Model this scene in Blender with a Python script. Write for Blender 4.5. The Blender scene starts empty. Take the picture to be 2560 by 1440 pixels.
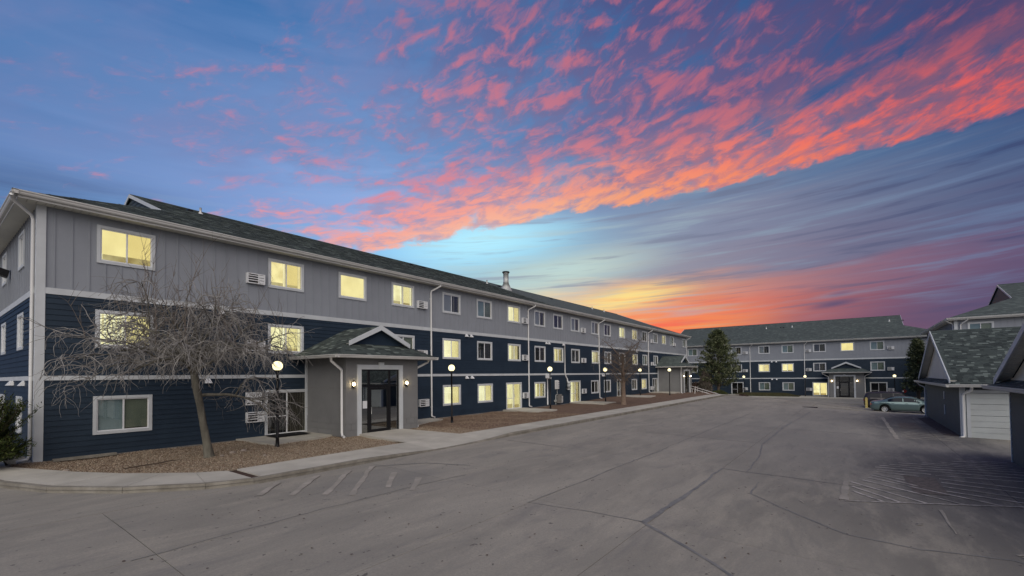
import bpy, bmesh, math, random
from mathutils import Vector, Matrix, Euler
random.seed(7)
S = bpy.context.scene
C = S.collection
R = math.radians

# ------------------------------------------------------------------ camera
YAW = R(36.8); PITCH = R(1.4); ROLL = -0.0105; CAMH = 2.55
_f = Vector((math.cos(YAW)*math.cos(PITCH), math.sin(YAW)*math.cos(PITCH), math.sin(PITCH)))
_r = Vector((math.sin(YAW), -math.cos(YAW), 0)); _u = _r.cross(_f)
_r2 = _r*math.cos(ROLL) + _u*math.sin(ROLL); _u2 = -_r*math.sin(ROLL) + _u*math.cos(ROLL)
cam = bpy.data.objects.new('camera', bpy.data.cameras.new('camera')); C.objects.link(cam)
m = Matrix((_r2, _u2, -_f)).transposed().to_4x4(); m.translation = (0, 0, CAMH)
cam.matrix_world = m
cam.data.sensor_width = 36; cam.data.lens = 36*1137/2560
cam.data.shift_y = (911-720)/2560; cam.data.clip_start = .1; cam.data.clip_end = 3000
S.camera = cam

# ------------------------------------------------------------------ node helper
class NT:
    def __init__(s, tree): s.t = tree; s.n = tree.nodes; s.l = tree.links
    def new(s, typ, **kw):
        nd = s.n.new(typ)
        for k, v in kw.items(): setattr(nd, k, v)
        return nd
    def put(s, sock, v):
        if isinstance(v, bpy.types.NodeSocket): s.l.new(v, sock)
        elif v is not None: sock.default_value = v
    def m(s, op, a, b=None, c=None, clamp=False):
        nd = s.new('ShaderNodeMath', operation=op, use_clamp=clamp)
        for i, v in enumerate((a, b, c)):
            if v is not None: s.put(nd.inputs[i], v)
        return nd.outputs[0]
    def vm(s, op, a, b=None, scale=None):
        nd = s.new('ShaderNodeVectorMath', operation=op)
        s.put(nd.inputs[0], a)
        if b is not None: s.put(nd.inputs[1], b)
        if scale is not None: s.put(nd.inputs['Scale'], scale)
        return nd.outputs['Value'] if op in ('DOT_PRODUCT', 'LENGTH') else nd.outputs[0]
    def mr(s, v, a, b, c=0., d=1., smooth=False):
        nd = s.new('ShaderNodeMapRange', interpolation_type='SMOOTHSTEP' if smooth else 'LINEAR')
        for i, x in enumerate((v, a, b, c, d)): s.put(nd.inputs[i], x)
        return nd.outputs[0]
    def mix(s, f, a, b, bt='MIX'):
        nd = s.new('ShaderNodeMix', data_type='RGBA', blend_type=bt)
        s.put(nd.inputs[0], f); s.put(nd.inputs[6], a); s.put(nd.inputs[7], b)
        return nd.outputs[2]
    def ramp(s, v, stops, interp='LINEAR'):
        nd = s.new('ShaderNodeValToRGB'); cr = nd.color_ramp; cr.interpolation = interp
        while len(cr.elements) < len(stops): cr.elements.new(.5)
        for e, (p, c) in zip(cr.elements, stops):
            e.position = p; e.color = (c, c, c, 1) if isinstance(c, (int, float)) else (*c[:3], 1)
        s.put(nd.inputs[0], v)
        return nd.outputs[0]
    def xyz(s, x, y, z):
        nd = s.new('ShaderNodeCombineXYZ')
        for i, v in enumerate((x, y, z)): s.put(nd.inputs[i], v)
        return nd.outputs[0]
    def sep(s, v):
        nd = s.new('ShaderNodeSeparateXYZ'); s.put(nd.inputs[0], v); return nd.outputs
    def noise(s, vec, scale=5, detail=4, rough=.5, dist=0, col=False):
        nd = s.new('ShaderNodeTexNoise')
        s.put(nd.inputs['Vector'], vec); nd.inputs['Scale'].default_value = scale
        nd.inputs['Detail'].default_value = detail; nd.inputs['Roughness'].default_value = rough
        nd.inputs['Distortion'].default_value = dist
        return nd.outputs[1 if col else 0]
def lin(c):
    return tuple(((x/255)/12.92 if x/255 <= .04045 else ((x/255+.055)/1.055)**2.4) for x in c)

# ------------------------------------------------------------------ sky (dusk, sunset clouds)
world = bpy.data.worlds.new('World'); S.world = world; world.use_nodes = True
world.node_tree.nodes.clear()
W = NT(world.node_tree)
D = W.vm('NORMALIZE', W.new('ShaderNodeTexCoord').outputs['Generated'])
cy, sy = math.cos(YAW), math.sin(YAW)
fa = W.vm('DOT_PRODUCT', D, (cy, sy, 0)); fb = W.vm('DOT_PRODUCT', D, (sy, -cy, 0))
dz = W.sep(D)[2]
AZ = W.m('MULTIPLY', W.m('ARCTAN2', fb, fa), 180/math.pi)      # degrees right of the lot's axis
EL = W.m('MULTIPLY', W.m('ARCSINE', dz), 180/math.pi)
U = W.mr(AZ, -180, 180)
azs = [-180, -75, -49, -30, -14, 0, 14, 30, 49, 80, 180]
def field(rows, v, gray=False):
    out = None; prev = None
    for y, cols in rows:
        st = [((a+180)/360, (c if gray else lin(c))) for a, c in zip(azs, cols)]
        r_ = W.ramp(U, st, 'B_SPLINE' if not gray else 'LINEAR')
        out = r_ if out is None else W.mix(W.mr(v, prev, y, smooth=True), out, r_)
        prev = y
    return out
wob = W.m('SUBTRACT', W.noise(W.vm('MULTIPLY', D, (3, 3, 9)), 1.3, 3), .5)
ELw = W.m('ADD', EL, W.m('MULTIPLY', wob, 2.5))
# streaks that climb gently to the right
shear = W.m('SUBTRACT', EL, W.m('MULTIPLY', AZ, .045))
st1 = W.noise(W.xyz(W.m('MULTIPLY', AZ, .035), W.m('MULTIPLY', shear, .34), 3.1), 1.6, 5, .58, .4)
st2 = W.noise(W.xyz(W.m('MULTIPLY', AZ, .05), W.m('MULTIPLY', shear, .8), 9.4), 1.5, 4, .55, .3)
ELs = W.m('ADD', W.m('SUBTRACT', EL, W.m('MULTIPLY', W.m('SUBTRACT', AZ, 20), .03)), W.m('MULTIPLY', W.m('SUBTRACT', st1, .5), 7))
back = field([
 (-5, [(70,75,105)]*3+[(80,80,105),(120,100,100),(190,120,90),(200,110,80),(160,85,85),(70,62,95),(62,62,92),(62,66,98)]),
 (3,  [(78,88,125),(75,85,125),(80,88,120),(120,115,130),(180,150,130),(225,150,90),(240,112,66),(150,80,96),(72,66,100),(62,64,98),(70,80,115)]),
 (6.5,[(80,98,142),(78,95,140),(84,92,128),(130,130,150),(190,185,160),(245,200,125),(255,160,80),(168,92,102),(72,68,102),(64,68,104),(74,88,128)]),
 (9.5,[(80,105,150),(78,102,150),(86,98,136),(124,145,178),(165,195,195),(205,215,190),(250,180,120),(165,112,124),(78,74,112),(64,72,112),(76,94,138)]),
 (12.5,[(78,108,156),(75,108,158),(84,106,146),(120,160,208),(150,200,225),(165,190,195),(158,154,162),(130,124,148),(68,76,112),(58,76,120),(76,98,142)]),
 (16.5,[(74,110,160),(70,110,166),(88,122,168),(122,158,210),(136,194,244),(154,220,248),(138,146,168),(128,130,154),(66,86,124),(50,78,124),(72,100,146)]),
 (21, [(68,108,162),(62,110,170),(98,132,184),(128,156,210),(146,176,226),(134,164,208),(128,148,176),(100,124,158),(48,82,130),(44,76,124),(66,98,146)]),
 (28, [(58,98,152),(48,102,160),(84,124,178),(112,140,192),(112,148,200),(96,132,182),(80,112,162),(60,92,144),(42,66,116),(40,66,114),(58,90,138)]),
 (42, [(48,86,138),(34,88,146),(30,90,154),(50,108,168),(64,116,174),(66,112,164),(58,100,154),(48,84,138),(24,58,112),(28,56,104),(48,80,128)]),
 (75, [(44,78,130)]*11)], ELs)
def gl(az, el, ra, re, k, c):
    d = W.vm('LENGTH', W.xyz(W.m('DIVIDE', W.m('SUBTRACT', AZ, az), ra), W.m('DIVIDE', W.m('SUBTRACT', W.m('SUBTRACT', EL, W.m('MULTIPLY', W.m('SUBTRACT', AZ, az), .12)), el), re), 0))
    return W.m('MULTIPLY', W.mr(d, 0, 1, 1, 0, True), k), lin(c) + (1,)
for a_ in ((-4, 16.6, 17, 4.8, .92, (182,238,255)), (7, 12.8, 17, 3.4, .7, (200,224,214)), (21, 6.8, 17, 3.4, .5, (255,122,74)), (14.5, 9.3, 10, 2.0, .85, (255,228,136)), (22, 5.2, 12, 2.6, .6, (255,140,66)), (45, 6, 13, 4, .55, (76,70,108))):
    k_, c_ = gl(*a_); back = W.mix(k_, back, c_)
# soft streaks under the bank: alternately pale and mauve
low = W.m('MULTIPLY', W.m('MULTIPLY', W.mr(EL, 3, 9, smooth=True), W.mr(AZ, -22, -2, .12, 1, True)), W.mr(W.m('SUBTRACT', EL, W.m('MULTIPLY', AZ, .05)), 19, 25, 1, 0, smooth=True))
back = W.mix(W.m('MULTIPLY', low, W.mr(st2, .5, .72, 0, .55, True)), back, W.mix(W.mr(AZ, 0, 45), lin((185,205,205)) + (1,), lin((105,125,160)) + (1,)))
back = W.mix(W.m('MULTIPLY', low, W.mr(st2, .48, .3, 0, .6, True)), back, W.mix(W.mr(AZ, 5, 45), lin((140,145,165)) + (1,), lin((52,58,98)) + (1,)))
# low fire streaks
fire = W.m('MULTIPLY', W.mr(W.m('ADD', EL, W.m('MULTIPLY', W.m('ABSOLUTE', W.m('SUBTRACT', AZ, 19)), .16)), 11.5, 7.5, smooth=True), W.m('MULTIPLY', W.mr(AZ, -2, 9, smooth=True), W.mr(AZ, 38, 20, smooth=True)))
st3 = W.noise(W.xyz(W.m('MULTIPLY', AZ, .03), W.m('MULTIPLY', shear, .75), 21.7), 1.9, 5, .55, .35)
back = W.mix(W.m('MULTIPLY', fire, W.mr(st3, .48, .66, 0, .85, True)), back, W.mix(W.mr(AZ, 15, 40), lin((252,104,72)) + (1,), lin((190,84,92)) + (1,)))
back = W.mix(W.m('MULTIPLY', fire, W.mr(st3, .44, .34, 0, .55, True)), back, W.mix(W.mr(AZ, 12, 32), lin((255,224,140)) + (1,), lin((150,95,115)) + (1,)))
k_, c_ = gl(35.5, 7.0, 3.2, .55, .75, (72,70,108)); back = W.mix(k_, back, c_)
k_, c_ = gl(36.0, 8.0, 1.8, .4, .45, (92,82,118)); back = W.mix(k_, back, c_)
# grey bank low at the left
lb = W.m('MULTIPLY', W.mr(EL, 20, 15, smooth=True), W.mr(AZ, -30, -44, smooth=True))
back = W.mix(W.m('MULTIPLY', lb, W.mr(st1, .38, .6, .1, .75)), back, lin((66,82,122)) + (1,))
# the mottled bank
yv = W.m('MULTIPLY', W.m('LOGARITHM', W.m('ADD', W.m('MAXIMUM', EL, 0), 7), math.e), 33)
P = W.xyz(W.m('ADD', W.m('MULTIPLY', AZ, .50), W.m('MULTIPLY', yv, .10)), W.m('SUBTRACT', W.m('MULTIPLY', yv, 1.25), W.m('MULTIPLY', AZ, .34)), 4.2)
warp = W.vm('SCALE', W.vm('SUBTRACT', W.noise(P, .22, 3, .55, 0, True), (.5, .5, .5)), scale=3.6)
Pw = W.vm('ADD', P, warp)
def puff(off):
    v = W.vm('ADD', Pw, off)
    return W.m('ADD', W.m('MULTIPLY', W.noise(v, .44, 6, .62), .60), W.m('MULTIPLY', W.noise(v, .12, 2, .5), .40))
n0 = puff((0, 0, 0)); n1 = puff((.45, .7, 0))
fine = W.noise(Pw, .62, 5, .6)
bnd = W.ramp(U, [((a+180)/360, v/40) for a, v in zip([-180,-70,-45,-27,-17,-6,7,21,33,42,50,80,180], [24,15,13.5,14.6,15.2,17.6,19.8,20.6,21.3,21.2,21.3,24,24])])
bw = W.m('MULTIPLY', W.m('SUBTRACT', W.noise(W.xyz(W.m('MULTIPLY', AZ, .3), W.m('MULTIPLY', EL, .5), 0), .8, 4, .6), .5), 2.4)
DD = W.m('SUBTRACT', W.m('ADD', EL, bw), W.m('MULTIPLY', bnd, 40))
cov = field([
 (-.8, [0]*11),
 (.4, [.4,.1,.12,.55,.95,1.05,1.15,1.2,1.2,.8,.4]),
 (3,  [.4,.1,.10,.30,.80,1.0,1.15,1.2,1.2,.8,.4]),
 (6,  [.4,.1,.10,.22,.45,.86,1.0,1.1,1.15,.8,.4]),
 (11, [.4,.15,.14,.62,.62,.82,.98,1.08,1.08,.8,.4]),
 (20, [.4,.2,.2,.34,.66,.86,.94,.94,.80,.6,.4]),
 (60, [.45]*11)], DD, True)
th = W.mr(W.sep(cov)[0], 0, 1, .63, .36)
mask = W.mr(W.m('SUBTRACT', n0, th), -.06, .15, smooth=True)
mask = W.m('MULTIPLY', mask, W.mr(W.sep(cov)[0], 0, .12))
lit = W.m('ADD', W.mr(W.m('SUBTRACT', n0, n1), -.10, .14), W.m('MULTIPLY', W.m('SUBTRACT', fine, W.m('ADD', W.mr(DD, 1, 13, .42, .56), W.mr(AZ, 8, 42, 0, .09))), 2.6), clamp=True)
lit = W.mr(lit, .0, 1.0, smooth=True)
litc = field([
 (0, [(200,120,130),(200,120,140),(225,130,140),(255,158,132),(255,172,142),(255,184,146),(255,168,104),(255,130,84),(244,84,72),(220,80,80),(200,120,130)]),
 (3, [(200,120,130),(200,120,140),(225,130,140),(255,146,130),(255,154,132),(255,162,136),(255,148,110),(250,116,94),(236,84,78),(210,80,84),(200,120,130)]),
 (6, [(190,120,135),(190,120,140),(215,130,145),(236,128,132),(244,132,130),(235,130,130),(230,124,122),(210,104,110),(182,82,94),(150,70,90),(190,120,135)]),
 (14,[(180,110,130),(180,115,140),(190,125,150),(226,124,136),(236,122,124),(236,120,120),(232,112,110),(205,98,108),(150,84,108),(120,70,100),(180,110,130)]),
 (30,[(150,100,130)]*11)], DD)
shc = field([
 (0, [(110,100,140),(110,110,150),(120,120,160),(170,150,180),(190,160,175),(205,160,165),(200,135,135),(190,115,125),(150,90,112),(100,70,105),(110,100,140)]),
 (4, [(105,100,140),(105,110,150),(110,125,170),(145,150,195),(160,150,185),(165,135,160),(158,118,140),(150,105,128),(118,78,108),(85,66,104),(105,100,140)]),
 (9, [(95,95,135),(95,110,155),(95,125,175),(112,140,190),(125,140,185),(120,115,155),(105,98,142),(92,84,128),(72,62,104),(60,58,100),(95,95,135)]),
 (20,[(80,88,130),(80,100,150),(80,115,168),(100,128,180),(98,118,168),(84,98,148),(76,84,134),(62,72,122),(44,54,102),(44,54,98),(80,88,130)]),
 (45,[(70,84,126)]*11)], DD)
cl = W.mix(lit, shc, W.mix(W.mr(DD, 2, 9, .08, .42), litc, shc))
veil = W.noise(W.vm('ADD', P, (40, 11, 3)), .075, 5, .6)
back = W.mix(W.m('MULTIPLY', W.mr(veil, .46, .68, 0, .55, True), W.mr(EL, 17, 24, smooth=True)), back, W.mix(W.mr(AZ, -20, 40), lin((122,130,178)) + (1,), lin((66,64,112)) + (1,)))
sky = W.mix(W.m('MULTIPLY', mask, .93), back, cl)
nish = W.new('ShaderNodeTexSky', sky_type='NISHITA', sun_disc=False)
SUN_EL, SUN_AZ = R(38), R(224)          # the light comes from behind the camera, on the left
nish.sun_elevation = SUN_EL; nish.sun_rotation = math.pi/2 - SUN_AZ
bg1 = W.new('ShaderNodeBackground'); W.put(bg1.inputs[0], sky); bg1.inputs[1].default_value = 1.0
bg2 = W.new('ShaderNodeBackground'); W.put(bg2.inputs[0], nish.outputs[0]); bg2.inputs[1].default_value = .004
add = W.new('ShaderNodeAddShader'); W.l.new(bg1.outputs[0], add.inputs[0]); W.l.new(bg2.outputs[0], add.inputs[1])
W.l.new(add.outputs[0], W.new('ShaderNodeOutputWorld').inputs[0])

sun = bpy.data.objects.new('sun', bpy.data.lights.new('sun', 'SUN')); C.objects.link(sun)
sun.data.energy = 2.8; sun.data.angle = R(80); sun.data.color = (1, .92, .79)
sun.rotation_euler = Vector((math.cos(SUN_AZ)*math.cos(SUN_EL), math.sin(SUN_AZ)*math.cos(SUN_EL), math.sin(SUN_EL))).to_track_quat('Z', 'Y').to_euler()

S.render.engine = 'CYCLES'
S.view_settings.view_transform = 'Standard'; S.view_settings.look = 'None'
S.view_settings.exposure = 0; S.view_settings.gamma = 1; S.view_settings.use_curve_mapping = False

# ------------------------------------------------------------------ mesh + object helpers
class MB:
    def __init__(s): s.v = []; s.f = []; s.mi = []; s.sm = []
    def poly(s, pts, m=0, smooth=False):
        n = len(s.v); s.v += [tuple(p) for p in pts]; s.f.append(tuple(range(n, n+len(pts)))); s.mi.append(m); s.sm.append(smooth)
    def box(s, x0, x1, y0, y1, z0, z1, m=0):
        s.hexa([(x0,y0,z0),(x1,y0,z0),(x1,y1,z0),(x0,y1,z0)], [(x0,y0,z1),(x1,y0,z1),(x1,y1,z1),(x0,y1,z1)], m)
    def hexa(s, b, t, m=0):
        n = len(s.v); s.v += [tuple(p) for p in b] + [tuple(p) for p in t]
        for f in ((3,2,1,0),(4,5,6,7),(0,1,5,4),(1,2,6,5),(2,3,7,6),(3,0,4,7)):
            s.f.append(tuple(n+i for i in f)); s.mi.append(m); s.sm.append(False)
    def prism(s, prof, a, b, m=0, smooth=False):
        """profile points as offset functions: prof list of (p,q) swept from frame a to frame b (each origin, P axis, Q axis)"""
        n = len(s.v); k = len(prof)
        for o, P_, Q_ in (a, b):
            for p, q in prof: s.v.append(tuple(Vector(o)+Vector(P_)*p+Vector(Q_)*q))
        for i in range(k):
            j = (i+1) % k; s.f.append((n+i, n+j, n+k+j, n+k+i)); s.mi.append(m); s.sm.append(smooth)
        s.f.append(tuple(n+i for i in range(k))[::-1]); s.f.append(tuple(n+k+i for i in range(k)))
        s.mi += [m, m]; s.sm += [False, False]
    def tube(s, pts, rad, sides=8, m=0, cap=True, smooth=True):
        pts = [Vector(p) for p in pts]; n0 = len(s.v)
        if isinstance(rad, (int, float)): rad = [rad]*len(pts)
        up = None
        for i, p in enumerate(pts):
            d = (pts[min(i+1, len(pts)-1)] - pts[max(i-1, 0)])
            d = d.normalized() if d.length > 1e-9 else Vector((0, 0, 1))
            if up is None: up = Vector((1, 0, 0)) if abs(d.x) < .7 else Vector((0, 1, 0))
            a = d.cross(up).normalized(); b = d.cross(a); up = b.cross(d) if False else up
            for k in range(sides):
                t = 2*math.pi*k/sides
                s.v.append(tuple(p + (a*math.cos(t)+b*math.sin(t))*rad[i]))
        for i in range(len(pts)-1):
            for k in range(sides):
                j = (k+1) % sides; q = n0+i*sides
                s.f.append((q+k, q+j, q+sides+j, q+sides+k)); s.mi.append(m); s.sm.append(smooth)
        if cap:
            s.f.append(tuple(n0+k for k in range(sides))); s.f.append(tuple(n0+(len(pts)-1)*sides+k for k in range(sides))[::-1])
            s.mi += [m, m]; s.sm += [False, False]
    def sphere(s, c, r, seg=16, rings=10, m=0, sz=1):
        n = len(s.v)
        for i in range(rings+1):
            ph = math.pi*i/rings
            for k in range(seg):
                t = 2*math.pi*k/seg
                s.v.append((c[0]+r*math.sin(ph)*math.cos(t), c[1]+r*math.sin(ph)*math.sin(t), c[2]+r*sz*math.cos(ph)))
        for i in range(rings):
            for k in range(seg):
                j = (k+1) % seg
                s.f.append((n+i*seg+k, n+(i+1)*seg+k, n+(i+1)*seg+j, n+i*seg+j)); s.mi.append(m); s.sm.append(True)
    def mesh(s, name, mats):
        me = bpy.data.meshes.new(name); me.from_pydata(s.v, [], s.f)
        for mt in (mats if isinstance(mats, (list, tuple)) else [mats]): me.materials.append(mt)
        me.polygons.foreach_set('material_index', s.mi); me.polygons.foreach_set('use_smooth', s.sm)
        me.update(); return me
    def build(s, name, mats, parent=None, loc=None, kind=None):
        return link(name, s.mesh(name, mats), parent, loc, kind)
def link(name, me, parent=None, loc=None, kind=None, rz=None):
    o = bpy.data.objects.new(name, me); C.objects.link(o)
    if parent is not None: o.parent = parent
    if loc is not None: o.location = loc
    if rz is not None: o.rotation_euler.z = rz
    if kind: o['kind'] = kind
    return o
def thing(name, label, cat, loc=(0, 0, 0), rz=0, group=None):
    o = link(name, None, None, loc, rz=rz); o['label'] = label; o['category'] = cat
    if group: o['group'] = group
    return o
def tag(o, label, cat, group=None):
    o['label'] = label; o['category'] = cat
    if group: o['group'] = group
    return o
def copy_tree(o, parent=None):
    c = o.copy(); C.objects.link(c); c.parent = parent
    for ch in list(o.children): copy_tree(ch, c)
    return c
def rects_minus(u0, u1, z0, z1, ops):
    """split a rectangle around openings (u0,u1,z0,z1) into smaller rectangles"""
    zs = sorted({z0, z1, *[min(max(z, z0), z1) for o in ops for z in o[2:4]]})
    out = []
    for a, b in zip(zs, zs[1:]):
        if b-a < 1e-4: continue
        mid = (a+b)/2; cur = u0
        for o in sorted(o for o in ops if o[2] < mid < o[3]):
            if o[1] <= u0 or o[0] >= u1: continue
            if o[0] > cur: out.append((cur, min(o[0], u1), a, b))
            cur = max(cur, o[1])
        if cur < u1: out.append((cur, u1, a, b))
    return out

# ------------------------------------------------------------------ materials
MATS = {}
def mat(name, col, rough=.6, col2=None, ns=2., nmix=(.35, .65), bump=0., bs=60., metal=0., spec=.22, emit=None, es=0., world_co=False, stretch=None, tone=0., det=4, speck=None):
    mt = bpy.data.materials.new(name); mt.use_nodes = True; N = NT(mt.node_tree)
    b = N.n['Principled BSDF']
    if world_co: co = N.new('ShaderNodeNewGeometry').outputs['Position']
    else: co = N.new('ShaderNodeTexCoord').outputs['Object']
    cv = N.vm('MULTIPLY', co, stretch) if stretch else co
    c = (*col, 1)
    if col2 is not None:
        c = N.mix(N.mr(N.noise(cv, ns, det, .6), nmix[0], nmix[1]), (*col, 1), (*col2, 1))
    if speck:
        c = N.mix(N.mr(N.noise(co, speck[0], 2, .5), speck[1], speck[1]+.04), c, (*speck[2], 1))
    if tone:
        rnd = N.new('ShaderNodeObjectInfo').outputs['Random']
        c = N.mix(1.0, c, N.ramp(rnd, [(0, 1-tone), (1, 1.0)]), 'MULTIPLY')
    N.put(b.inputs['Base Color'], c)
    b.inputs['Roughness'].default_value = rough; b.inputs['Metallic'].default_value = metal
    b.inputs['Specular IOR Level'].default_value = spec
    if bump:
        bn = N.new('ShaderNodeBump'); bn.inputs['Strength'].default_value = min(1, bump); bn.inputs['Distance'].default_value = .02*max(1, bump)
        N.put(bn.inputs['Height'], N.noise(co, bs, 3, .6)); N.l.new(bn.outputs[0], b.inputs['Normal'])
    if emit:
        N.put(b.inputs['Emission Color'], (*emit, 1)); b.inputs['Emission Strength'].default_value = es
        mt.cycles.emission_sampling = 'NONE'
    MATS[name] = mt
    return mt
M_navy = mat('navy_paint', (.0225,.038,.060), .55, (.018,.031,.050), 1.2, bump=.15, bs=90, tone=.10)
M_grey = mat('grey_paint', (.262,.280,.315), .65, (.24,.256,.288), .8, bump=.1, bs=80)
M_trim = mat('trim_paint', (.54,.565,.59), .5, (.48,.50,.52), 1.5, bump=.05)
M_vinyl = mat('vinyl_white', (.68,.69,.71), .4)
M_soffit = mat('soffit_vinyl', (.66,.65,.58), .55, (.58,.57,.51), .7)
M_gutter = mat('gutter_metal', (.56,.555,.54), .4, (.48,.475,.46), 1.0)
M_stucco = mat('stucco', (.205,.206,.208), .9, (.18,.181,.183), .9, bump=.5, bs=120)
M_found = mat('foundation', (.22,.21,.2), .9, (.14,.135,.13), 3, bump=.4)
M_black = mat('black_metal', (.012,.012,.014), .35)
M_navyg = mat('navy_garage', (.070,.088,.10), .6, (.06,.075,.086), 1.2, bump=.15)
M_gable = mat('gable_paint', (.70,.64,.54), .7, (.64,.585,.49), 1)
M_dark = mat('dark_void', (.01,.011,.013), .8)
M_room = mat('dark_room', (.03,.03,.033), .9)
M_blind = mat('blind_cloth', (.27,.34,.35), .8, (.20,.26,.27), 1.3)
M_curt = mat('curtain_grey', (.30,.31,.33), .8)
M_slatb = mat('slat_dim', (.28,.28,.29), .7)
M_metal = mat('galvanised', (.5,.51,.50), .5, (.36,.37,.36), 6, metal=.25)
M_conc = mat('walk_concrete', (.48,.455,.40), .85, (.38,.36,.315), .9, bump=.35, bs=45, world_co=True, tone=.10)
M_kerb = mat('kerb_concrete', (.27,.25,.215), .9, (.17,.155,.13), 2.2, bump=.5, bs=35, world_co=True)
M_wood = mat('brown_timber', (.085,.05,.035), .8, (.05,.03,.022), 3)
M_rust = mat('drain_rust', (.075,.045,.033), .8, (.045,.028,.022), 12, bump=.5)
M_mat = mat('rubber_mat', (.008,.008,.01), .9)
M_pipew = mat('pipe_white', (.66,.66,.66), .4)
M_door = mat('garage_door_paint', (.53,.56,.55), .5, (.47,.49,.485), .9)
M_alum = mat('rail_paint', (.55,.53,.52), .4)
M_tyre = mat('tyre', (.012,.012,.012), .8)
M_rim = mat('alloy', (.55,.56,.57), .3, metal=.3, spec=.5)
M_yel = mat('bollard_yellow', (.50,.40,.13), .6, (.35,.28,.1), 5)
def glass(name, tint, refl=.09, rough=.02):
    mt = bpy.data.materials.new(name); mt.use_nodes = True; N = NT(mt.node_tree); N.n.clear()
    t = N.new('ShaderNodeBsdfTransparent'); t.inputs[0].default_value = (*tint, 1)
    g = N.new('ShaderNodeBsdfGlossy'); g.inputs['Roughness'].default_value = rough; g.inputs[0].default_value = (1, 1, 1, 1)
    f = N.new('ShaderNodeLayerWeight'); f.inputs[0].default_value = .35
    mx = N.new('ShaderNodeMixShader'); N.put(mx.inputs[0], N.mr(f.outputs['Facing'], 0, 1, refl, min(1, refl+.45)))
    N.l.new(t.outputs[0], mx.inputs[1]); N.l.new(g.outputs[0], mx.inputs[2])
    N.l.new(mx.outputs[0], N.new('ShaderNodeOutputMaterial').inputs[0]); return mt
M_glass = glass('window_glass', (.86,.90,.90)); M_gdoor = glass('door_glass', (.38,.46,.46), .22)
M_screen = glass('insect_screen', (.90,.85,.72), .03, .3)
def glow(name, col, s, noise=0, ns=3.):
    mt = bpy.data.materials.new(name); mt.use_nodes = True; N = NT(mt.node_tree); N.n.clear()
    e = N.new('ShaderNodeEmission'); c = (*col, 1)
    if noise:
        rn = N.new('ShaderNodeObjectInfo').outputs['Random']
        co = N.new('ShaderNodeTexCoord').outputs['Object']
        info = N.new('ShaderNodeObjectInfo').outputs['Random']
        c = N.mix(N.mr(N.noise(N.vm('ADD', N.vm('MULTIPLY', co, (1, 1, .7)), N.xyz(N.m('MULTIPLY', info, 30), 0, 0)), ns, 3, .5), .35, .68), c, (col[0]*(1-noise), col[1]*(1-noise*1.15), col[2]*(1-noise*1.5), 1))
        c = N.mix(1.0, c, N.ramp(rn, [(0, (.90,.80,.62)), (.3, (1,.96,.9)), (.7, (1.0,1,1)), (1, (.92,.91,.88))]), 'MULTIPLY')
    N.put(e.inputs[0], c); e.inputs[1].default_value = s
    N.l.new(e.outputs[0], N.new('ShaderNodeOutputMaterial').inputs[0]); mt.cycles.emission_sampling = 'NONE'; return mt
M_g1 = glow('lit_shade', (1.0,.92,.48), 1.32, .12, 1.6); M_g2 = glow('lit_curtain', (1.0,.93,.52), 1.4, .25, 2.4)
M_g3 = glow('lit_room', (.80,.68,.32), .9, .45, 1.8); M_g4 = glow('lit_slat', (1.0,.97,.66), 1.4, .15, 4)
M_globe = glow('globe_light', (1.0,.88,.50), 1.9); M_globe.cycles.emission_sampling = 'AUTO'
M_bulb = glow('sconce_light', (1.0,.76,.40), 26.0); M_bulb.cycles.emission_sampling = 'AUTO'
# roofing: four tones of laid shingle and one procedural sheet for roofs too far away to tell tabs apart
SH = [mat('shingle_%s' % n, c, .9, tuple(x*.75 for x in c), 25, bump=.5, bs=150) for n, c in
      (('dark', (.040,.050,.049)), ('mid', (.060,.074,.071)), ('green', (.070,.087,.082)), ('pale', (.16,.19,.175)))]
def far_roof():
    mt = bpy.data.materials.new('roof_far'); mt.use_nodes = True; N = NT(mt.node_tree); b = N.n['Principled BSDF']
    uv = N.new('ShaderNodeTexCoord').outputs['Object']
    cell = N.new('ShaderNodeTexVoronoi'); N.put(cell.inputs['Vector'], N.vm('MULTIPLY', uv, (3, 3, 8))); cell.inputs['Scale'].default_value = 1.0
    c = N.ramp(N.sep(cell.outputs['Color'])[0], [(0, (.042,.054,.052)), (.6, (.057,.073,.068)), (.85, (.072,.090,.083)), (1, (.10,.122,.113))])
    c = N.mix(N.mr(N.noise(uv, .5, 4, .6), .3, .7, 0, .35), c, (.035,.045,.045, 1))
    N.put(b.inputs['Base Color'], c); b.inputs['Roughness'].default_value = .95
    bn = N.new('ShaderNodeBump'); bn.inputs['Strength'].default_value = .6; bn.inputs['Distance'].default_value = .02
    N.put(bn.inputs['Height'], N.sep(cell.outputs['Color'])[1]); N.l.new(bn.outputs[0], b.inputs['Normal']); return mt
M_roof = far_roof()

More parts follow.
